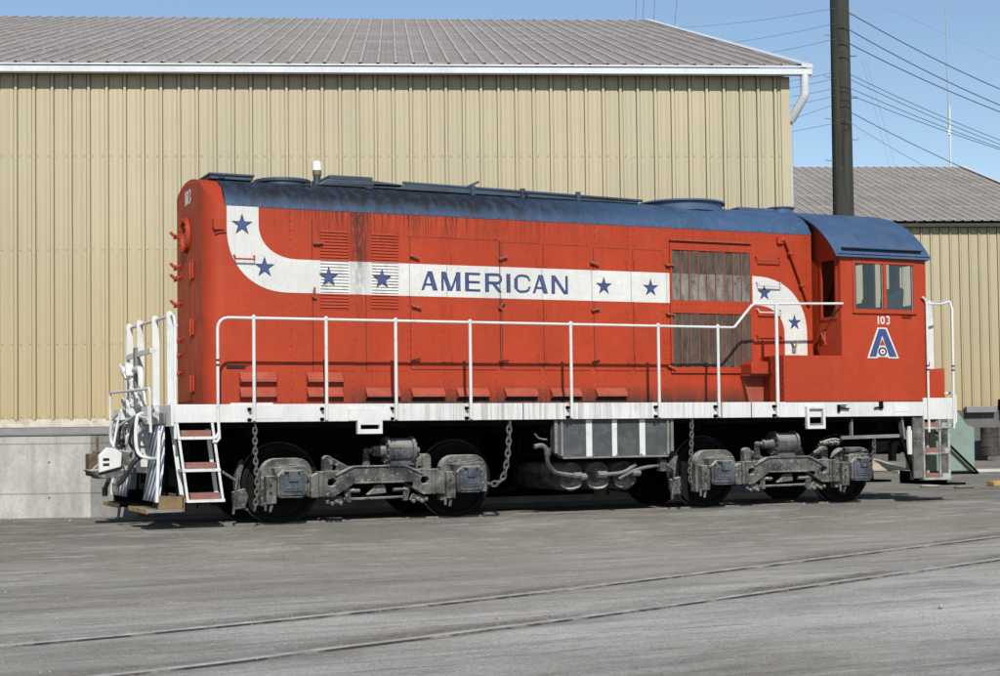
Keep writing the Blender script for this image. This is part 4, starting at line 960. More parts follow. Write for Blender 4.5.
# --- handrails
RY = -1.522; rr = .0185
pts = [(4.66, RY, 1.10), (4.70, RY, 1.18), (4.69, RY, 1.40), (4.69, RY, 2.44)]+[(4.69+.13-.13*math.cos(R(a)), RY, 2.44+.13*math.sin(R(a))) for a in (25, 45, 65, 90)]+[(12.08, RY, 2.57), (12.134, RY, 2.58), (12.42, RY, 2.885), (12.48, RY, 2.915), (14.02, RY, 2.955)]
mb = MB(); mb.tube(pts, rr, 10)
mb.tube([(4.62, RY, 1.06), (4.67, RY, 1.06), (4.705, RY, 1.10), (4.70, RY, 1.2)], rr, 10)
L('handrail', mb, 'white')
for x in (5.141, 6.071, 7.001, 8.04, 9.519, 10.882, 11.852): 
    mb = MB(); mb.tube([(x, RY, 1.31), (x, RY, 2.575)], rr+.003, 10); mb.sph((x, RY, 2.585), .028, 6); L('handrail_post', mb, 'white')
x = 12.843; mb = MB(); mb.tube([(x, RY-.006, 1.31), (x, RY-.006, 2.95)], .026, 10); L('handrail_post', mb, 'white')
for xx, zz in ((4.69, 2.05), (4.69, 1.99)): L('blue_band', MB().lathe([(-.013, rr+.002), (.013, rr+.002)], (xx, RY, zz), 'z', 10), 'navy')

# --- steps
def steps(xa, dx, treads, w, zt):
    """slanting stringers and three treads"""
    b = MB(); t0 = [(xa, zt), (xa+dx, treads[-1]-.06)]
    for off in (0, w):
        b.bar((xa+off, -1.5, zt), (xa+off+dx, -1.5, treads[-1]-.05), .028, .03, (1, 0, 0)); b.bar((xa+off, -1.22, zt), (xa+off+dx, -1.22, treads[-1]-.05), .018, .05, (1, 0, 0))
    for z in treads:
        f = (zt-z)/(zt-treads[-1]); x = xa+dx*f
        b.box(x-.01, x+w+.02, -1.525, -1.20, z-.055, z-.02)
    return b
ts = (1.145, .755, .385)
so_ = L('step_ladder', steps(4.19, .13, ts, .43, 1.29), 'white')
for i, z in enumerate(ts):
    x = 4.19+.13*((1.29-z)/(1.29-ts[-1])); tr_ = MB(); tr_.box(x+.03, x+.395, -1.515, -1.24, z-.02, z+.055)
    obj('step_tread', tr_, 'step', so_, bevel=.004)
ts2 = (1.15, .765, .385)
so2 = L('step_ladder', steps(15.48, .0, ts2, .31, 1.24), 'white_dirty')
for z in ts2: obj('step_tread', MB().box(15.50, 15.77, -1.515, -1.24, z-.02, z+.045), 'step', so2, bevel=.004)
mb = MB()
for z in ts2: mb.box(15.79, 15.98, -1.52, -1.20, z-.045, z-.02); mb.box(15.82, 15.97, -1.52, -1.505, z-.02, z+.04)
mb.bar((15.965, -1.5, 1.24), (15.965, -1.5, .35), .018, .04, (1, 0, 0)); mb.box(15.48, 15.99, -1.515, -1.2, .325, .345)
obj('step_bracket', mb, 'white_dirty', so2)
mb = MB(); mb.box(15.83, 15.94, -1.50, -1.47, .40, 1.24); mb.box(15.30, 15.47, -1.49, -1.46, .36, 1.27); obj('step_plate', mb, 'truck', so2)

# --- end railings: pipe frames with flat posts
def end_rail(x, s, zt):
    b = MB(); z0 = 1.10
    b.tube([(x, -1.47, z0), (x, -1.48, zt-.12), (x, -1.44, zt-.03), (x, -1.36, zt), (x, 1.36, zt+.01), (x, 1.44, zt-.03), (x, 1.48, zt-.12), (x, 1.47, z0)], .02, 10); return b
L('end_handrail', end_rail(4.18, 1, 2.60), 'white')
L('end_handrail', end_rail(16.10, 1, 3.05), 'white')
def flat_post(x, y, z0, z1, w=.088):
    b = MB(); b.prism([(x-w/2, z0), (x+w/2, z0), (x+w/2, z1-.32), (x+.028, z1-.1), (x+.030, z1)]+arc(x-.012, z1, .04, 0, 180, 6)+[(x-w/2-.005, z1-.1)], 'y', y-.012, y+.012); return b
for y, z in ((1.18, 2.63), (.50, 2.63), (-.45, 2.62), (-1.28, 2.615)):
    L('end_post', flat_post(4.17, y, 1.5, z), 'white', bevel=.003)
for y in (-1.05, -.35, .4, 1.15): L('end_post', flat_post(16.04, y, 2.02 if y == -1.05 else 1.56, 3.05, .10), 'white', bevel=.003)
mb = MB(); mb.bar((4.12, 1.15, 2.20), (4.12, -.40, 2.22), .03, .07); L('end_chain_bar', mb, 'white', bevel=.004)
mb = MB(); mb.tube(bez([(4.24, -.95, 1.55), (4.24, -.95, 2.28), (4.24, -1.05, 2.44), (4.24, -1.25, 2.47), (4.2, -1.46, 2.47)], 5), .018, 8); L('nose_grab', mb, 'white')
mb = MB(); mb.tube([(15.575, RY, 1.05), (15.575, RY, 2.98), (15.56, RY, 3.04), (15.50, RY, 3.09)], rr, 10); mb.tube([(15.52, -1.46, 2.99), (15.9, -1.46, 3.0), (16.1, -1.44, 3.04)], rr, 8); L('grab_rail', mb, 'white')
for zz in (1.99, 2.05): L('blue_band', MB().lathe([(-.013, rr+.002), (.013, rr+.002)], (15.575, RY, zz), 'z', 10), 'navy'); L('blue_band', MB().lathe([(-.013, .022), (.013, .022)], (16.10, -1.478, zz), 'z', 10), 'navy')
mb = MB(); mb.tube([(15.98, -1.2, 1.62), (16.16, -1.35, 1.645), (16.20, -1.40, 1.60), (16.20, -1.40, 1.20), (16.14, -1.40, 1.15), (16.06, -1.40, 1.15)], .02, 8); L('grab_rail', mb, 'white')
mb = MB(); mb.box(15.64, 15.96, -1.38, -.95, 1.56, 2.01); mb.box(15.975, 16.03, -1.36, -1.0, 1.56, 2.02); L('end_box', mb, 'red_cab', bevel=.006)
mb = MB(); mb.sph((15.76, -1.25, 2.09), .07, 8); mb.lathe([(2.0, .05), (2.05, .03)], (15.76, -1.25, 0), 'z', 10); L('end_lamp', mb, 'frame_red')

# --- left end: coupler, lift bar, valves, pilot, footboards
mb = MB()
mb.prism([(-.22, 1.14), (.22, 1.14), (.30, .98), (.26, .74), (-.26, .74), (-.30, .98)], 'x', 3.93, 4.10)
mb.box(4.09, 4.13, -.45, .45, .66, 1.25)
mb.prism([(3.93, 1.02), (3.93, 1.14), (4.12, 1.30), (4.12, 1.0)], 'y', -.34, -.28); mb.prism([(3.93, 1.02), (3.93, 1.14), (4.12, 1.30), (4.12, 1.0)], 'y', .28, .34)
L('coupler_pocket', mb, 'white', bevel=.01)
mb = MB(); mb.prism([(3.64, .93), (3.78, .97), (4.02, .93), (4.02, .74), (3.74, .70), (3.60, .66), (3.42, .64), (3.40, .69)], 'y', -.10, .12); mb.prism([(3.36, .72), (3.50, .60), (3.80, .62), (3.95, .70), (3.7, .74)], 'y', -.15, .2); L('coupler_shank', mb, 'truck', bevel=.02)
mb = MB(); mb.prism([(3.50, .68), (3.78, .75), (3.79, .93), (3.68, .99), (3.60, 1.0), (3.50, .90)], 'y', -.20, -.10); mb.box(3.56, 3.78, -.10, .16, .72, .95); ch_ = L('coupler_head', mb, 'white', bevel=.012)
for z in (.83, .765): obj('head_slot', MB().box(3.55, 3.63, -.203, -.19, z, z+.035), 'dark_slot', ch_)
mb = MB(); mb.box(3.40, 3.54, -.06, .20, .64, .92); mb.lathe([(.90, .018), (1.14, .016)], (3.52, .02, 0), 'z', 8); mb.box(3.47, 3.58, -.05, .09, .93, .955); L('coupler_knuckle', mb, 'rust', bevel=.02)
mb = MB(); mb.tube(bez([(3.98, 1.36, 1.20), (3.94, 1.38, 1.30), (3.93, 1.38, 1.70)], 4)+[Vector((3.94, 1.34, 1.73)), Vector((3.97, -.98, 1.72)), Vector((3.97, -1.02, 1.68)), Vector((3.98, -1.02, 1.18))], .018, 8)
mb.tube([(3.94, 1.3, 1.35), (3.88, .4, 1.45), (3.78, .05, 1.30), (3.72, .02, 1.0)], .016, 8)
mb.tube([(3.95, -1.0, 1.35), (3.90, -.5, 1.40), (3.80, .0, 1.28)], .016, 8); L('uncoupling_lever', mb, 'white')
mb = MB(); mb.tube(bez([(4.0, -.55, 1.42), (3.90, -.62, 1.38), (3.87, -.66, 1.1), (3.90, -.70, .92), (4.0, -.85, .86), (4.05, -1.15, .86)], 6), .024, 8); mb.tube(bez([(4.05, 1.0, 1.4), (3.92, 1.15, 1.32), (3.92, 1.2, 1.05), (4.02, 1.0, .98)], 6), .024, 8); pieces('train_line_pipe', mb, 'white', LO)
def valve(px, py, pz, s=1.):
    b = MB(); b.sph((px, py, pz), .055*s, 6); b.tube(bez([(px, py, pz), (px-.04, py-.02, pz+.09*s), (px-.02, py+.08*s, pz+.13*s)], 4), .026*s, 8); b.lathe([(-.09*s, .034*s), (.09*s, .034*s)], (px, py, pz), 'y', 8); b.lathe([(-.02, .05*s), (.02, .05*s)], (px, py-.07*s, pz), 'y', 8); b.bar((px, py, pz), (px-.03, py-.12*s, pz+.10*s), .015, .02); return b
for p in ((4.05, .55, 1.36, 1.1), (4.02, -.30, 1.55, .9), (4.0, .30, 1.45, 1.1), (4.04, .85, 1.52, .9), (4.0, -.65, 1.25, .9), (4.0, .1, 1.66, .9), (4.04, -.95, 1.40, .8), (4.02, 1.15, 1.25, .9)): L('angle_cock', valve(*p), 'white' if p[1] > -.5 else 'white_dirty')
for k_, (y0_, y1_, z1_) in enumerate(((-.42, -.22, .98), (-.60, -.52, .86), (.42, .30, 1.0), (.66, .58, .9))):
    hz_ = MB(); hz_.tube(bez([(4.0, y0_, 1.34), (3.90, y0_, 1.30), (3.86, (y0_+y1_)/2, 1.08), (3.92, y1_, z1_)], 6), .020, 8); L('signal_hose', hz_, 'rubber')
mb = MB(); mb.box(4.085, 4.12, -1.25, -1.0, 1.28, 1.42); L('jumper_box', mb, 'grey', bevel=.008)
mb = MB(); mb.prism([(.60, 1.94), (.66, 1.88), (.80, 1.90), (.88, 1.98), (.86, 2.08), (.76, 2.12), (.64, 2.09)], 'x', 4.0, 4.14); mb.lathe([(-.1, .05), (-.06, .075), (-.05, .05)], (4.06, .74, 2.0), 'x', 8); mb.lathe([(-.07, .03), (.20, .03)], (4.06, .80, 2.05), 'y', 6); mb.bar((4.0, .62, 1.9), (3.98, .92, 2.1), .03, .03); mb.lathe([(1.52, .05), (1.9, .045)], (4.10, .66, 0), 'z', 10)
mb.tube(bez([(4.08, .45, 2.0), (4.08, .12, 2.0), (4.08, .02, 1.9), (4.08, .02, 1.6)], 5), .045, 10); L('number_lamp', mb, 'white', bevel=.012)
mb = MB(); mb.bar((4.10, .48, 1.55), (4.10, .48, 2.3), .12, .04, (1, 0, 0)); L('lamp_bracket', mb, 'grey')
mb = MB(); mb.prism([(.30, 1.50), (-.35, 1.50), (-.30, 1.68), (-.05, 1.80), (.3, 1.66)], 'x', 4.04, 4.07); mb.box(3.98, 4.12, .9, 1.35, 1.30, 1.5); mb.box(3.98, 4.12, -.85, -.45, 1.28, 1.5); pieces('buffer_plate', mb, 'white', LO, bevel=.005)
mb = MB(); mb.tube(bez([(3.98, -.62, .90), (3.86, -.60, .82), (3.74, -.50, .60), (3.66, -.44, .52)], 6), .032, 8); mb.tube(bez([(3.99, .75, 1.1), (3.90, .8, .8), (3.78, .7, .55), (3.7, .5, .45)], 6), .03, 8); pieces('air_hose', mb, 'rubber', LO)
mb = MB(); mb.lathe([(-.06, .04), (.06, .045)], (3.66, -.44, .50), 'z', 8); mb.lathe([(-.06, .036), (.06, .04)], (3.70, .50, .42), 'z', 8); mb.bar((3.76, .1, .60), (3.80, .1, .92), .02, .02); mb.lathe([(-.05, .05), (.05, .05)], (3.80, -.53, .72), 'x', 8); pieces('hose_coupling', mb, 'truck', LO)
# pilot plates with slanting white and blue stripes
def pilot_mat():
    n = NT('striped_pilot_paint'); y = n.xyz(1); z = n.xyz(2)
    v = n.math('ADD', n.math('ABSOLUTE', y), n.math('MULTIPLY', n.math('MULTIPLY', z, z), -.42))
    f = n.math('FRACT', n.math('DIVIDE', n.math('ADD', v, 3), .19)); k = n.math('LESS_THAN', f, .5)
    c = n.mix(k, (.66, .67, .67), (.06, .10, .20)); c = n.mix(n.math('MULTIPLY', n.noise(5, 6, .7, lo=.5, hi=.7), .5), c, (.2, .19, .18)); return n.done(c, .55)
M['pilot'] = pilot_mat()
for s in (-1, 1):
    mb = MB(); rows = []
    for j in range(9):
        z = 1.26-j*.115; t = j/8; rows.append([(4.08-.10*t*t, s*y, z) for y in (.42+.10*t, .7+.08*t, 1.0+.1*t, 1.28+.14*t)])
    mb.sheet(rows); o = L('pilot_plate', mb, 'pilot'); so3 = o.modifiers.new('s', 'SOLIDIFY'); so3.thickness = .012
    mb = MB(); mb.tube([(4.02, s*1.32, 1.2), (3.96, s*1.45, .34)], .022, 8); L('pilot_brace', mb, 'white')
    fb = MB(); fb.box(3.86, 4.27, s*.34, s*1.42, .215, .255); o = L('footboard', fb, 'grey' if s < 0 else 'black', bevel=.004)
    e = MB(); e.box(3.835, 3.86, s*.34, s*1.42, .205, .262); obj('footboard_edge', e, 'wood_edge', o, bevel=.004)
    e = MB(); e.prism([(3.98, .256), (4.29, .256), (4.29, .40), (3.98, .42)], 'y', s*1.36, s*1.42); e.box(4.27, 4.30, s*.40, s*1.42, .22, .42); obj('toe_board', e, 'wood' if s < 0 else 'black', o, bevel=.004)
    e = MB(); e.bar((4.25, s*.6, .22), (4.3, s*.6, 1.25), .05, .02); e.bar((4.25, s*1.2, .22), (4.3, s*1.2, 1.25), .05, .02); pieces('footboard_hanger', e, 'black', o)
    e = MB(); e.box(15.98, 16.35, s*.34, s*1.42, .235, .27); e.box(15.96, 15.99, s*.34, s*1.42, .24, .44); L('footboard', e, 'black', bevel=.004)
# --- right-end coupler and brace details
mb = MB(); mb.box(16.06, 16.62, -.12, .12, .72, .98); mb.box(16.5, 16.75, -.16, .2, .62, 1.02); L('coupler_shank', mb, 'black', bevel=.03)

# --- underframe
mb = MB(); mb.box(4.3, 15.95, -.30, .30, .78, 1.40); mb.box(4.3, 15.95, -1.40, -1.30, 1.22, 1.46); mb.box(4.3, 15.95, 1.30, 1.40, 1.22, 1.46)
for x in (4.3, 5.1, 8.6, 9.2, 11.2, 11.6, 14.8, 15.4): mb.box(x, x+.08, -1.3, 1.3, 1.12, 1.46)
mb.box(4.3, 4.42, -1.2, 1.2, .5, 1.3)
mb.box(4.3, 15.4, .95, 1.35, .62, 1.3); mb.box(7.9+.5, 11.2, 1.0, 1.3, .16, .7)                       # far-side skirts, added so the view under the deck stays dark
mb.box(8.7, 9.28, -.3, .9, .30, 1.3); mb.box(11.2, 11.5, -.2, .9, .34, 1.3); mb.box(4.6, 5.0, -.2, 1.2, .25, 1.2)  # low dark boxes, added to fill the gaps seen below the deck
mb.box(14.9, 15.42, -1.05, 1.2, .72, 1.3); mb.prism([(14.86, .74), (15.42, .74), (15.52, .30), (15.44, .30), (15.20, .56)], 'y', .7, 1.2)
L('underframe', mb, 'black', bevel=.01)
mb = MB(); mb.box(9.34, 11.10, -1.30, 1.30, .80, 1.285); L('fuel_tank', mb, 'black', bevel=.03)
mb = MB()
mb.prism([(9.30, 1.288), (11.15, 1.288), (11.15, .86), (11.06, .75), (9.42, .765), (9.30, .86)], 'y', -1.42, -1.30)
bx = L('battery_box', mb, 'panel', bevel=.006)
mb = MB(); mb.box(9.30, 9.34, -1.44, -1.42, .84, 1.286); mb.box(9.39, 9.42, -1.45, -1.42, .80, 1.286); mb.box(11.11, 11.15, -1.44, -1.42, .84, 1.286); mb.box(11.04, 11.07, -1.45, -1.42, .80, 1.286); mb.box(9.42, 11.06, -1.45, -1.42, .762, .785)
mb.rrow((9.32, -1.44, .88), (9.32, -1.44, 1.26), .09, ny, .012, .01); mb.rrow((11.13, -1.44, .88), (11.13, -1.44, 1.26), .09, ny, .012, .01); mb.rrow((9.5, -1.45, .80), (11.0, -1.45, .80), .35, ny, .018, .014)
obj('box_flange', mb, 'grey', bx)
for a, b_ in ((9.782, 9.874), (10.184, 10.261), (10.615, 10.705)): obj('box_stripe', MB().box(a, b_, -1.428, -1.4195, .785, 1.287), 'white', bx, bevel=.002)
for x in (9.83, 10.25, 10.67): 
    mb = MB(); mb.lathe([(-.92, .10), (-.97, .17), (-1.0, .185), (-1.0, .195), (-.9, .195), (1.0, .195), (1.08, .1)], (x-.07, 0, .505), 'y', 28); t_ = L('air_reservoir', mb, 'truck')
    e = MB(); ring = [(x-.07+.19*math.cos(R(195+i*7.5)), -1.005, .505+.19*math.sin(R(195+i*7.5))) for i in range(21)]; e.tube(ring, .012, 6); obj('reservoir_lit_rim', e, 'brake', t_)  # rim shaped as its lit lower arc only; shaded upper half left out
mb = MB(); mb.tube(bez([(9.05, -1.32, .93), (9.17, -1.32, .94), (9.24, -1.32, .86), (9.25, -1.32, .70), (9.36, -1.30, .58), (9.52, -1.28, .545), (9.86, -1.28, .50)], 6), .032, 10); mb.lathe([(-.05, .045), (.05, .045)], (9.25, -1.32, .86), 'z', 8); mb.lathe([(-.06, .045), (.06, .045)], (9.72, -1.28, .525), 'x', 8)
mb.lathe([(-.04, .05), (.04, .05)], (9.80, -1.28, .505), 'x', 8)
mb.tube(bez([(9.06, -1.32, 1.10), (9.12, -1.32, 1.04), (9.24, -1.32, 1.02)], 4), .012, 6); L('air_pipe', mb, 'brake')
mb = MB(); mb.tube(bez([(10.02, -1.30, .53), (10.4, -1.30, .55), (10.62, -1.30, .66)], 6), .028, 8); mb.tube(bez([(10.35, -1.30, .46), (10.55, -1.30, .56), (10.8, -1.30, .62), (11.05, -1.30, .64)], 6), .024, 8); mb.lathe([(-.07, .05), (.07, .05)], (10.08, -1.30, .53), 'x', 8); mb.lathe([(-.06, .045), (.06, .045)], (10.62, -1.30, .54), 'x', 8); mb.box(10.98, 11.08, -1.36, -1.26, .56, .72); L('air_pipe', mb, 'brake')
mb = MB(); mb.lathe([(.0, .26), (.9, .26)], (8.96, -.3, .55), 'y', 24); L('expansion_tank', mb, 'black')
mb = MB(); mb.bar((14.05, -1.38, .985), (15.12, -1.38, 1.0), .03, .05); mb.bar((14.24, -1.38, .99), (14.24, -1.38, 1.26), .05, .03, (1, 0, 0)); mb.bar((15.15, -1.38, 1.28), (15.20, -1.38, .95), .09, .03, (1, 0, 0)); L('brake_beam', mb, 'grey')
mb = MB(); mb.bar((15.13, -1.40, .98), (15.42, -1.40, .32), .05, .045, (1, 0, 0)); mb.box(15.05, 15.13, -1.3, -1.2, .62, .90); L('diagonal_brace', mb, 'black')
mb = MB(); mb.lathe([(.72, .045), (1.08, .05)], (15.28, -1.42, 0), 'z', 10); mb.lathe([(1.08, .03), (1.14, .03)], (15.28, -1.42, 0), 'z', 10); L('sand_pipe', mb, 'sill_white')
mb = MB(); mb.tube(bez([(14.1, -1.32, .93), (14.0, -1.30, .96), (13.85, -1.30, .94), (13.72, -1.28, .88)], 5), .02, 6)
for i in range(7): mb.lathe([(-.02, .035), (.02, .035)], (13.74+.05*i, -1.30, .90+.01*(i % 2)), 'x', 7)
L('brake_rod', mb, 'truck')
def chain(pts, r=.034, w=.0085):
    b = MB(); P = bez(pts, 14); s_ = 0; out = [P[0]]; step = r*1.75
    acc = 0
    for a, c in zip(P, P[1:]):
        d = (c-a).length
        while acc+d >= step: a = a.lerp(c, (step-acc)/d); out.append(a); d = (c-a).length; acc = 0
        acc += d
    for i, (a, c) in enumerate(zip(out, out[1:])):
        d = (c-a).normalized(); side = d.cross(Vector((0, 1, 0))).normalized() if i % 2 else Vector((0, 1, 0)); side = (side-d*side.dot(d)).normalized(); m = (a+c)/2
        ring = [m+d*(r*1.28*math.cos(2*PI*k/12))+side*(r*.72*math.sin(2*PI*k/12)) for k in range(12)]; b.tube(ring, w, 5, close=True)
    return b
for p in ([(5.17, -1.44, 1.28), (5.175, -1.43, .9), (5.20, -1.42, .5), (5.17, -1.40, .20)], [(8.63, -1.44, 1.28), (8.62, -1.42, .95), (8.60, -1.40, .72), (8.55, -1.38, .52), (8.44, -1.34, .44), (8.34, -1.28, .47)], [(11.45, -1.44, 1.28), (11.45, -1.42, .9), (11.43, -1.40, .5), (11.47, -1.38, .34)], [(14.65, -1.38, .96), (14.66, -1.36, .75), (14.62, -1.3, .6)]):
    big = 1.25 if p[0][0] == 8.63 else 1.0; L('safety_chain', chain(p, .036*big, .010*big), 'chain')

# --- trucks
def truck(cx, cyl):
    t = MB(); t.box(cx-.30, cx+.30, -.8, .8, .42, .74); t.box(cx-1.15, cx+1.15, -.25, .25, .30, .70)
    tk = L('truck', t, 'black', bevel=.02)
    def T(name, mb, m, **k): return obj(name, mb, m, tk, **k)
    for wx in (-1.22, 1.22):
        x = cx+wx; ax = MB(); ax.lathe([(-1.05, .07), (1.05, .07)], (x, 0, .508), 'y', 14); T('axle', ax, 'wheel')
        for s in (-1, 1):
            w = MB(); prof = [(.68, .12), (.685, .545), (.705, .548), (.715, .515), (.80, .506), (.806, .49), (.80, .44), (.765, .42), (.75, .25), (.79, .20), (.83, .15), (.83, .09)]
            w.lathe([(s*a, r_) for a, r_ in prof], (x, 0, .508), 'y', 48); T('wheel', w, 'wheel')
            e = MB(); ring = [(x+.522*math.cos(2*PI*i/48), s*.712, .508+.522*math.sin(2*PI*i/48)) for i in range(48)]; e.tube(ring, .011, 5, close=True); T('wheel_tread', e, 'rim')
    for s in (-1, 1):
        def Y(a, b_): return (min(s*a, s*b_), max(s*a, s*b_))
        # side frame
        up_ = [(-.92, .60), (-.80, .65), (-.62, .665), (-.50, .66), (-.36, .715), (.36, .715), (.50, .66), (.62, .665), (.80, .65), (.92, .60)]
        lo_ = [(.92, .33), (.62, .33), (.56, .36), (.34, .495), (-.34, .495), (-.56, .36), (-.62, .33), (-.92, .33)]
        def hole(hx): return [(cx+hx-.065, .50), (cx+hx-.03, .465), (cx+hx+.045, .475), (cx+hx+.06, .53), (cx+hx+.03, .565), (cx+hx-.045, .56)]
        f = MB(); y0, y1 = Y(1.0, 1.14); f.prism([(cx+a, b_) for a, b_ in up_]+[(cx+a, b_) for a, b_ in lo_], 'y', y0, y1, holes=[hole(-.64), hole(.64)])
        y0, y1 = Y(1.14, 1.165); f.box(cx-.36, cx+.36, y0, y1, .70, .722); f.box(cx-.34, cx+.34, y0, y1, .49, .51)
        for q in (-1, 1):
            f.bar((cx+q*.35, s*1.155, .712), (cx+q*.60, s*1.155, .60), .025, .022, (0, 1, 0)); f.box(cx+q*.80-.02, cx+q*.80+.02, *Y(1.0, 1.17), .34, .66); f.box(cx+q*.74-.01, cx+q*.74+.01, *Y(1.0, 1.16), .34, .66)
        T('side_frame', f, 'truck', bevel=.010)
        for q in (-1, 1):
            x = cx+q*1.22
            a = MB()
            # arched pedestal housing, open over the journal
            outer = [(x-.335, .24), (x-.335, .60)]+[(x-.335+.20-.20*math.cos(R(d)), .635+.20*math.sin(R(d))) for d in (15, 35, 55, 75, 90)]+[(x+.335-.20+.20*math.sin(R(d)), .635+.20*math.cos(R(d))) for d in (0, 20, 40, 60, 80)]+[(x+.335, .60), (x+.335, .34), (x+.22, .34), (x+.22, .62), (x+.12, .70), (x-.12, .70), (x-.20, .62), (x-.20, .24)]
            a.prism(outer, 'y', *Y(.94, 1.08))
            a.box(x-.30, x-.17, *Y(1.05, 1.20), .27, .62); a.prism([(x-.30, .60), (x-.17, .62), (x-.10, .74), (x+.12, .76), (x+.24, .70), (x+.24, .62), (x-.10, .60)], 'y', *Y(1.05, 1.15))
            a.prism([(x-.19, .72), (x+.22, .74), (x+.26, .64), (x+.22, .60), (x-.20, .58)], 'y', *Y(1.06, 1.22))
            a.tube([(x-.30, s*1.15, .28), (x-.30, s*1.15, .18)], .02, 6); a.tube([(x-.21, s*1.15, .28), (x-.24, s*1.15, .16)], .02, 6)
            T('pedestal', a, 'truck', bevel=.045)
            d_ = MB()
            for hz in (.40, .50): d_.lathe([(s*1.199, .022), (s*1.203, .022)], (x-.245, 0, hz), 'y', 8)
            T('bolt_hole', d_, 'dark_slot')
            jb = MB(); jb.prism([(x-.16, .345), (x+.17, .34), (x+.215, .40), (x+.215, .62), (x+.17, .69), (x-.10, .69), (x-.175, .62), (x-.175, .38)], 'y', *Y(1.0, 1.27)); T('journal_box', jb, 'truck', bevel=.018)
            ld = MB(); ld.box(x-.15, x+.175, *Y(1.27, 1.29), .37, .645)
            ld.box(x-.10, x+.125, *Y(1.29, 1.303), .42, .60); ld.box(x-.07, x+.095, *Y(1.303, 1.312), .45, .60)
            ld.box(x-.045, x+.07, *Y(1.29, 1.335), .545, .67); ld.lathe([(-.09, .018), (.11, .018)], (x, s*1.305, .672), 'x', 8)
            T('journal_lid', ld, 'truck_lid', bevel=.006)
        # capsule stubs
        for q in (-1, 1):
            c_ = MB(); c_.prism(arc(cx+q*.68, .80, .06, 0, 180, 8)+[(cx+q*.68-.06, .64), (cx+q*.68+.06, .64)], 'y', *Y(1.0, 1.10)); c_.prism(arc(cx+q*.52, .72, .04, 0, 180, 6)+[(cx+q*.52-.04, .64), (cx+q*.52+.05, .64)], 'y', *Y(1.0, 1.08)); c_.bar((cx+q*.64, s*1.05, .80), (cx+q*.40, s*1.05, .68), .07, .04, (0, 1, 0)); T('hanger_lug', c_, 'truck', bevel=.012)
        # brake cylinder on the frame top
        px = cx+cyl; c_ = MB(); c_.lathe([(-.20, .09), (-.195, .175), (-.165, .18), (-.16, .155), (.14, .155), (.145, .18), (.185, .18), (.19, .13), (.22, .11)], (px, s*1.10, .915), 'x', 26)
        c_.lathe([(-.42, .035), (-.38, .035), (-.37, .065), (-.20, .075)], (px, s*1.10, .905), 'x', 14); c_.lathe([(.2, .05), (.28, .04)], (px, s*1.10, .905), 'x', 10)
        for i in range(12):
            an = 2*PI*i/12
            for o_ in (-.20, .19): c_.lathe([(o_-.012, .014), (o_+.012, .014)], (px, s*1.10+.155*math.cos(an), .915+.155*math.sin(an)), 'x', 6)
        c_.prism([(px-.20, .72), (px+.20, .72), (px+.12, .80), (px-.12, .80)], 'y', *Y(1.03, 1.17))
        T('brake_cylinder', c_, 'brake')
        l_ = MB(); l_.prism([(px-.50, .70), (px-.40, .70), (px-.42, .93), (px-.48, .93)], 'y', *Y(1.06, 1.10)); l_.lathe([(-.03, .035), (.03, .035)], (px-.45, s*1.10, .91), 'y', 10); l_.prism([(px+.26, .70), (px+.42, .70), (px+.36, .86), (px+.30, .86)], 'y', *Y(1.0, 1.06))
        for i in range(6): l_.lathe([(.718, .018), (.742, .018)], (px-.14+.055*i, s*1.145, 0), 'z', 6)
        # rigging below
        for q in (-1, 1):
            l_.prism([(cx+q*.42-.05, .44), (cx+q*.42+.05, .44), (cx+q*.42+.03-q*.03, .25), (cx+q*.42-.03-q*.03, .25)], 'y', *Y(1.02, 1.07)); l_.lathe([(-.12, .03), (.10, .03)], (cx+q*.34, s*1.05, .40), 'x', 8)
            l_.prism([(cx+q*.50, .34), (cx+q*.72, .28), (cx+q*.70, .23), (cx+q*.46, .25)], 'y', *Y(1.0, 1.06))
            for i in range(4): l_.lathe([(-.03, .026), (.03, .026)], (cx+q*(.50+.06*i), s*1.06, .24+.025*(i % 2)), 'y', 7)
        l_.prism([(cx-.14, .34), (cx+.12, .36), (cx+.10, .47), (cx-.02, .46)], 'y', *Y(1.0, 1.08)); l_.bar((cx-.45, s*1.03, .29), (cx+.45, s*1.03, .30), .025, .03)
        T('brake_rigging', l_, 'truck', bevel=.006)
        h_ = MB()
        for q in (-1, 1):
            x = cx+q*1.22
            if (q < 0):
                sh = [(x-.545*math.cos(R(d)), .508+.545*math.sin(R(d))) for d in range(-38, 33, 8)]+[(x-.60*math.cos(R(d)), .508+.60*math.sin(R(d))) for d in range(32, -39, -8)]
                h_.prism(sh, 'y', *Y(.72, .86)); h_.prism([(x-.66, .42), (x-.50, .46), (x-.46, .36), (x-.50, .22), (x-.62, .20), (x-.66, .30)], 'y', *Y(.86, .94)); h_.bar((x-.60, s*.95, .66), (x-.66, s*.95, .14), .03, .03, (1, 0, 0)); h_.bar((x-.62, s*.95, .56), (x-.90, s*.99, .74), .03, .03)
        T('brake_shoe', h_, 'truck', bevel=.006)
    return tk
truck(6.90, .29); truck(13.28, -.06)

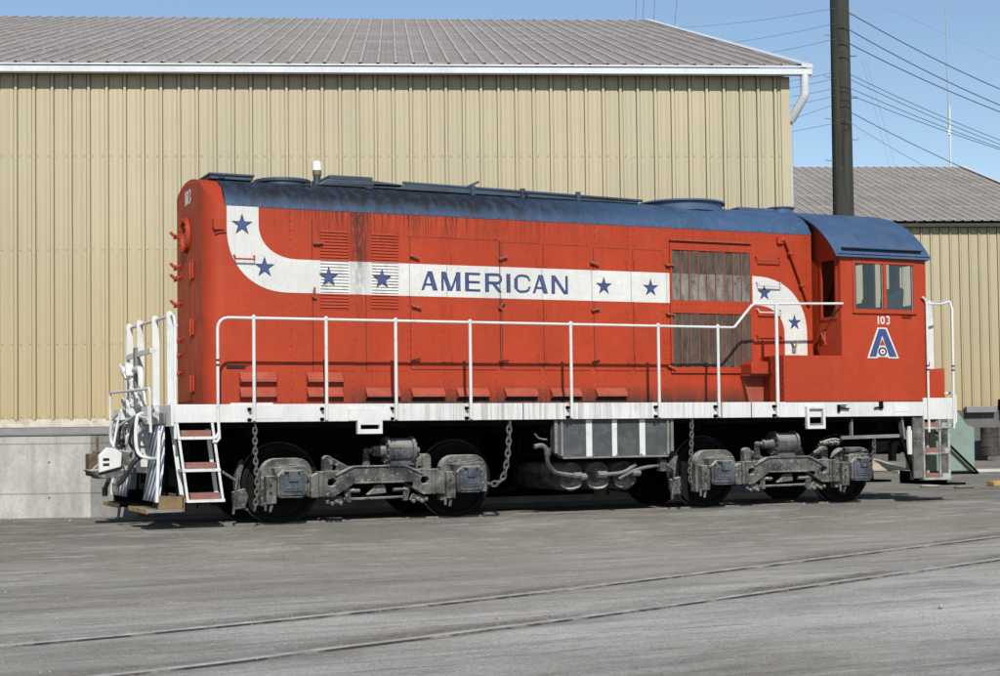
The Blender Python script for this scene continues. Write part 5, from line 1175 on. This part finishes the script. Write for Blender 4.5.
# ================================================================== YARD THINGS
# utility pole
pz = bp(8.97*1, 30.0); UP = thing('utility_pole', 'thick dark creosoted wooden pole with climbing steps, behind the cab', 'utility pole', (pz.x, pz.y, 0))
mb = MB(); P = [(pz.x, pz.y, -.2+i*.7) for i in range(21)]; mb.tube(P, .235, 22, r1=.165); obj('pole_shaft', mb, 'pole', UP)
def polepx(sdir, z): 
    r_ = .235-.07*(z+.2)/14; return Vector((pz.x, pz.y, z))+Wd*(sdir*(r_-.02)), Vector((pz.x, pz.y, z))+Wd*(sdir*(r_+.13))
for z in [5.6+.84*i for i in range(9)]:
    a, b_ = polepx(-1, z); obj('climbing_step', MB().tube([a, b_, b_+Vector((0, 0, .04))], .011, 6), 'galv', UP)
    a, b_ = polepx(1, z+.42); obj('climbing_step', MB().tube([a, b_, b_+Vector((0, 0, .04))], .011, 6), 'galv', UP)
# wires: from the pole to far ends right and left
def pt(x, y, D):
    """a point at camera depth D seen at photo pixel x,y (used once to place the far wire ends in space)"""
    v = rt*((x-500)/1540)-up*((y-378.7)/1540)+fw; return CAM+v*D
def wire(a, b_, sag, r, m, label):
    P = [a.lerp(b_, i/24)-Vector((0, 0, sag*4*(i/24)*(1-i/24))) for i in range(25)]
    tag(obj('overhead_wire', MB().tube(P, r*.5, 5), m), label, 'wire', 'wires strung from the utility pole')
RW = [((852, 13), (1000, 80), .45, .02, 'topmost'), ((852, 30), (1000, 96), .45, .02, 'second highest'), ((852, 44), (1000, 104), .4, .02, 'third highest'),
      ((853, 75), (1000, 137), .3, .013, 'fourth highest'), ((853, 80), (1000, 141), .3, .013, 'fifth highest'), ((853, 89), (1000, 143.5), .3, .013, 'sixth highest'),
      ((853, 96), (1000, 147), .25, .013, 'seventh highest'), ((854, 113), (1000, 182), .3, .016, 'lowest thick')]
for (a, b_, sg, r, nm) in RW:
    A = pt(a[0]-8, a[1]-3, 30.28); B = pt(b_[0]+(b_[0]-a[0])*1.6, b_[1]+(b_[1]-a[1])*1.18, 34); wire(A, B, sg, r, 'wire', '%s of the cables running right from the dark pole' % nm)
wire(pt(846, 120, 30.28), pt(990, 196, 36), .1, .009, 'wire_pale', 'thin faint cable from the pole down to the far roof')
LW = [((740, 18), (830, 9)), ((740, 37.3), (830, 24.5)), ((740, 54), (830, 40)), ((803, 75.7), (830, 72.8)), ((803, 82.4), (830, 79)), ((803, 91.6), (830, 89)), ((803, 100), (830, 96.6)), ((792, 116), (830, 105)), ((792, 128.6), (830, 124))]
nm = ['topmost', 'second highest', 'third highest', 'fourth highest', 'fifth highest', 'sixth highest', 'seventh highest', 'eighth highest', 'lowest']
for i, (a, b_) in enumerate(LW):
    k = 5 if i > 2 else 2.3; A = pt(b_[0]+6, b_[1]-1, 30.28); B = pt(b_[0]+(a[0]-b_[0])*k, b_[1]+(a[1]-b_[1])*k*.9, 46); wire(A, B, .15, .008, 'wire_pale', '%s of the pale cables running left from the dark pole' % nm[i])
for i, (x, x2) in enumerate(((638, 635), (646, 642), (657, 653), (680, 674))):
    A = pt(x, -30, 55); B = pt(x2, 30, 70); wire(A, B, .0, .016, 'wire', '%s of the steep wires above the big roof ridge' % ['leftmost', 'second from left', 'third from left', 'rightmost'][i])
for (x0, y0, x1, y1, nm_) in ((888, 8, 1000, 60, 'faint high cable crossing the sky at upper right'), (862, 60, 890, 168, 'left of two faint guy wires right of the pole'), (866, 60, 896, 168, 'right of two faint guy wires right of the pole')):
    wire(pt(x0, y0, 50), pt(x1+(x1-x0)*.2, y1+(y1-y0)*.2, 56), 0, .006, 'wire_pale', nm_)
# antenna mast on far roof
a0 = bp(22.35, 60.0); AN = thing('radio_antenna', 'tall thin whip antenna standing on the far roof ridge', 'antenna', (a0.x, a0.y, 11.2))
obj('mast', MB().tube([(a0.x, a0.y, 11.1), (a0.x, a0.y, 13.9)], .045, 8), 'gutter', AN)
obj('whip', MB().tube([(a0.x-.07, a0.y, 12.8), (a0.x-.09, a0.y, 17.9)], .020, 6), 'galv', AN)
obj('clamp', MB().lathe([(12.75, .07), (13.0, .07)], (a0.x-.06, a0.y, 0), 'z', 8), 'lamp_white', AN)
# green bin
g0 = bp(12.9, 35); GB = thing('steel_bin', 'pale green sloped-top steel bin beyond the right-hand steps', 'bin', (g0.x, g0.y, 0))
b = BMB(); b.prism([(12.55, .06), (13.46, .06), (13.47, 1.08), (13.30, 1.14), (13.10, 1.42), (12.66, 1.98), (12.55, 2.0)], 'y', 35, 37.2); obj('bin_body', b.world(), 'green', GB, bevel=.03)
b = BMB(); b.bar((12.5, 34.9, 1.0), (13.5, 34.9, .02), .05, .05, (0, 1, 0)); obj('bin_strut', b.world(), 'black', GB)
b = BMB(); b.box(12.5, 13.5, 34.98, 35.03, .0, .06); obj('bin_skid', b.world(), 'black', GB)
# drum
d0 = bp(18.77, 47.5); mb = MB()
mb.lathe([(0, .27), (.02, .29), (.29, .285), (.30, .30), (.32, .30), (.33, .285), (.58, .285), (.59, .30), (.61, .30), (.62, .285), (.86, .29), (.885, .30), (.90, .29), (.88, .27)], (d0.x, d0.y, .15), 'z', 24)
tag(obj('oil_drum', mb, 'drum'), 'rusty black oil drum standing before the far warehouse wall', 'drum')
# pale blocks by the far wall
b = BMB(); b.box(10.6, 12.2, 40, 44, .0, .24); b.v = [(x+random.uniform(-.1, .1), y, z) for x, y, z in b.v]
mb = MB(); rows = []
for j in range(9):
    rows.append([tuple(bp(9.6+i*.42, 38+j*.8, .02+.75*max(0, math.sin(PI*j/8))*max(0, math.sin(PI*i/9))**1*(.8+.3*noise.noise((i, j, 0))))) for i in range(10)])
tag(obj('lit_ground_mound', mb.sheet(rows), 'sand'), 'low bright sandy mound added for the sunlit ground beyond the rear wheel', 'sand')  # added mound; its bright colour stands in for sunlit ground
tag(obj('lit_ground_mound', MB().box(0, 1, 0, 1, 0, 1), 'sand'), 'x', 'sand') if False else None
# debris on the yard
def at(x, y, z=None):
    v = rt*((x-500)/1540)-up*((y-378.7)/1540)+fw; zz = 0
    for _ in range(6):
        p = CAM+v*((zz-CAM.z)/v.z); zz = gz(p.x, p.y)
    return p
p = at(75, 549); tag(obj('wood_scrap', MB().bar(p+Vector((-.08, .05, .012)), p+Vector((.10, -.04, .014)), .035, .014), 'dirt'), 'small dark stick lying on the asphalt at lower left', 'debris')
for x, y, nm_ in ((10, 521, 'leftmost white pebble near the dock foot'), (70, 522, 'white pebble on the ground below the dock wall'), (941, 608, 'single pale stone on the road at lower right'), (148, 543, 'white fleck of rock left of the wooden footboard')):
    p = at(x, y); mb = MB(); mb.sph((p.x, p.y, p.z+.015), .02, 5); tag(obj('pebble', mb, 'gravel'), nm_, 'stone', 'pale stones scattered on the yard')
p = at(997, 486); mb = MB(); mb.box(p.x-.16, p.x+.16, p.y-.1, p.y+.1, 0, .1); tag(obj('timber_block', mb, 'wood_edge', bevel=.015), 'small yellow-brown timber block at the right edge by the track', 'block')
for x, y, nm_ in ((930, 487, 'grey rock under the right-hand locomotive steps'), (964, 488, 'dark clod of dirt right of the locomotive steps')):
    p = at(x, y); mb = MB(); mb.sph((0, 0, 0), 1, 6); mb.v = [(p.x+v[0]*.22*(1+.3*noise.noise(Vector(v)*2)), p.y+v[1]*.12, p.z+.02+v[2]*.05*(1+.4*noise.noise(Vector(v)*3))) for v in mb.v]; tag(obj('rock', mb, 'gravel' if x == 930 else 'dirt'), nm_, 'rock')
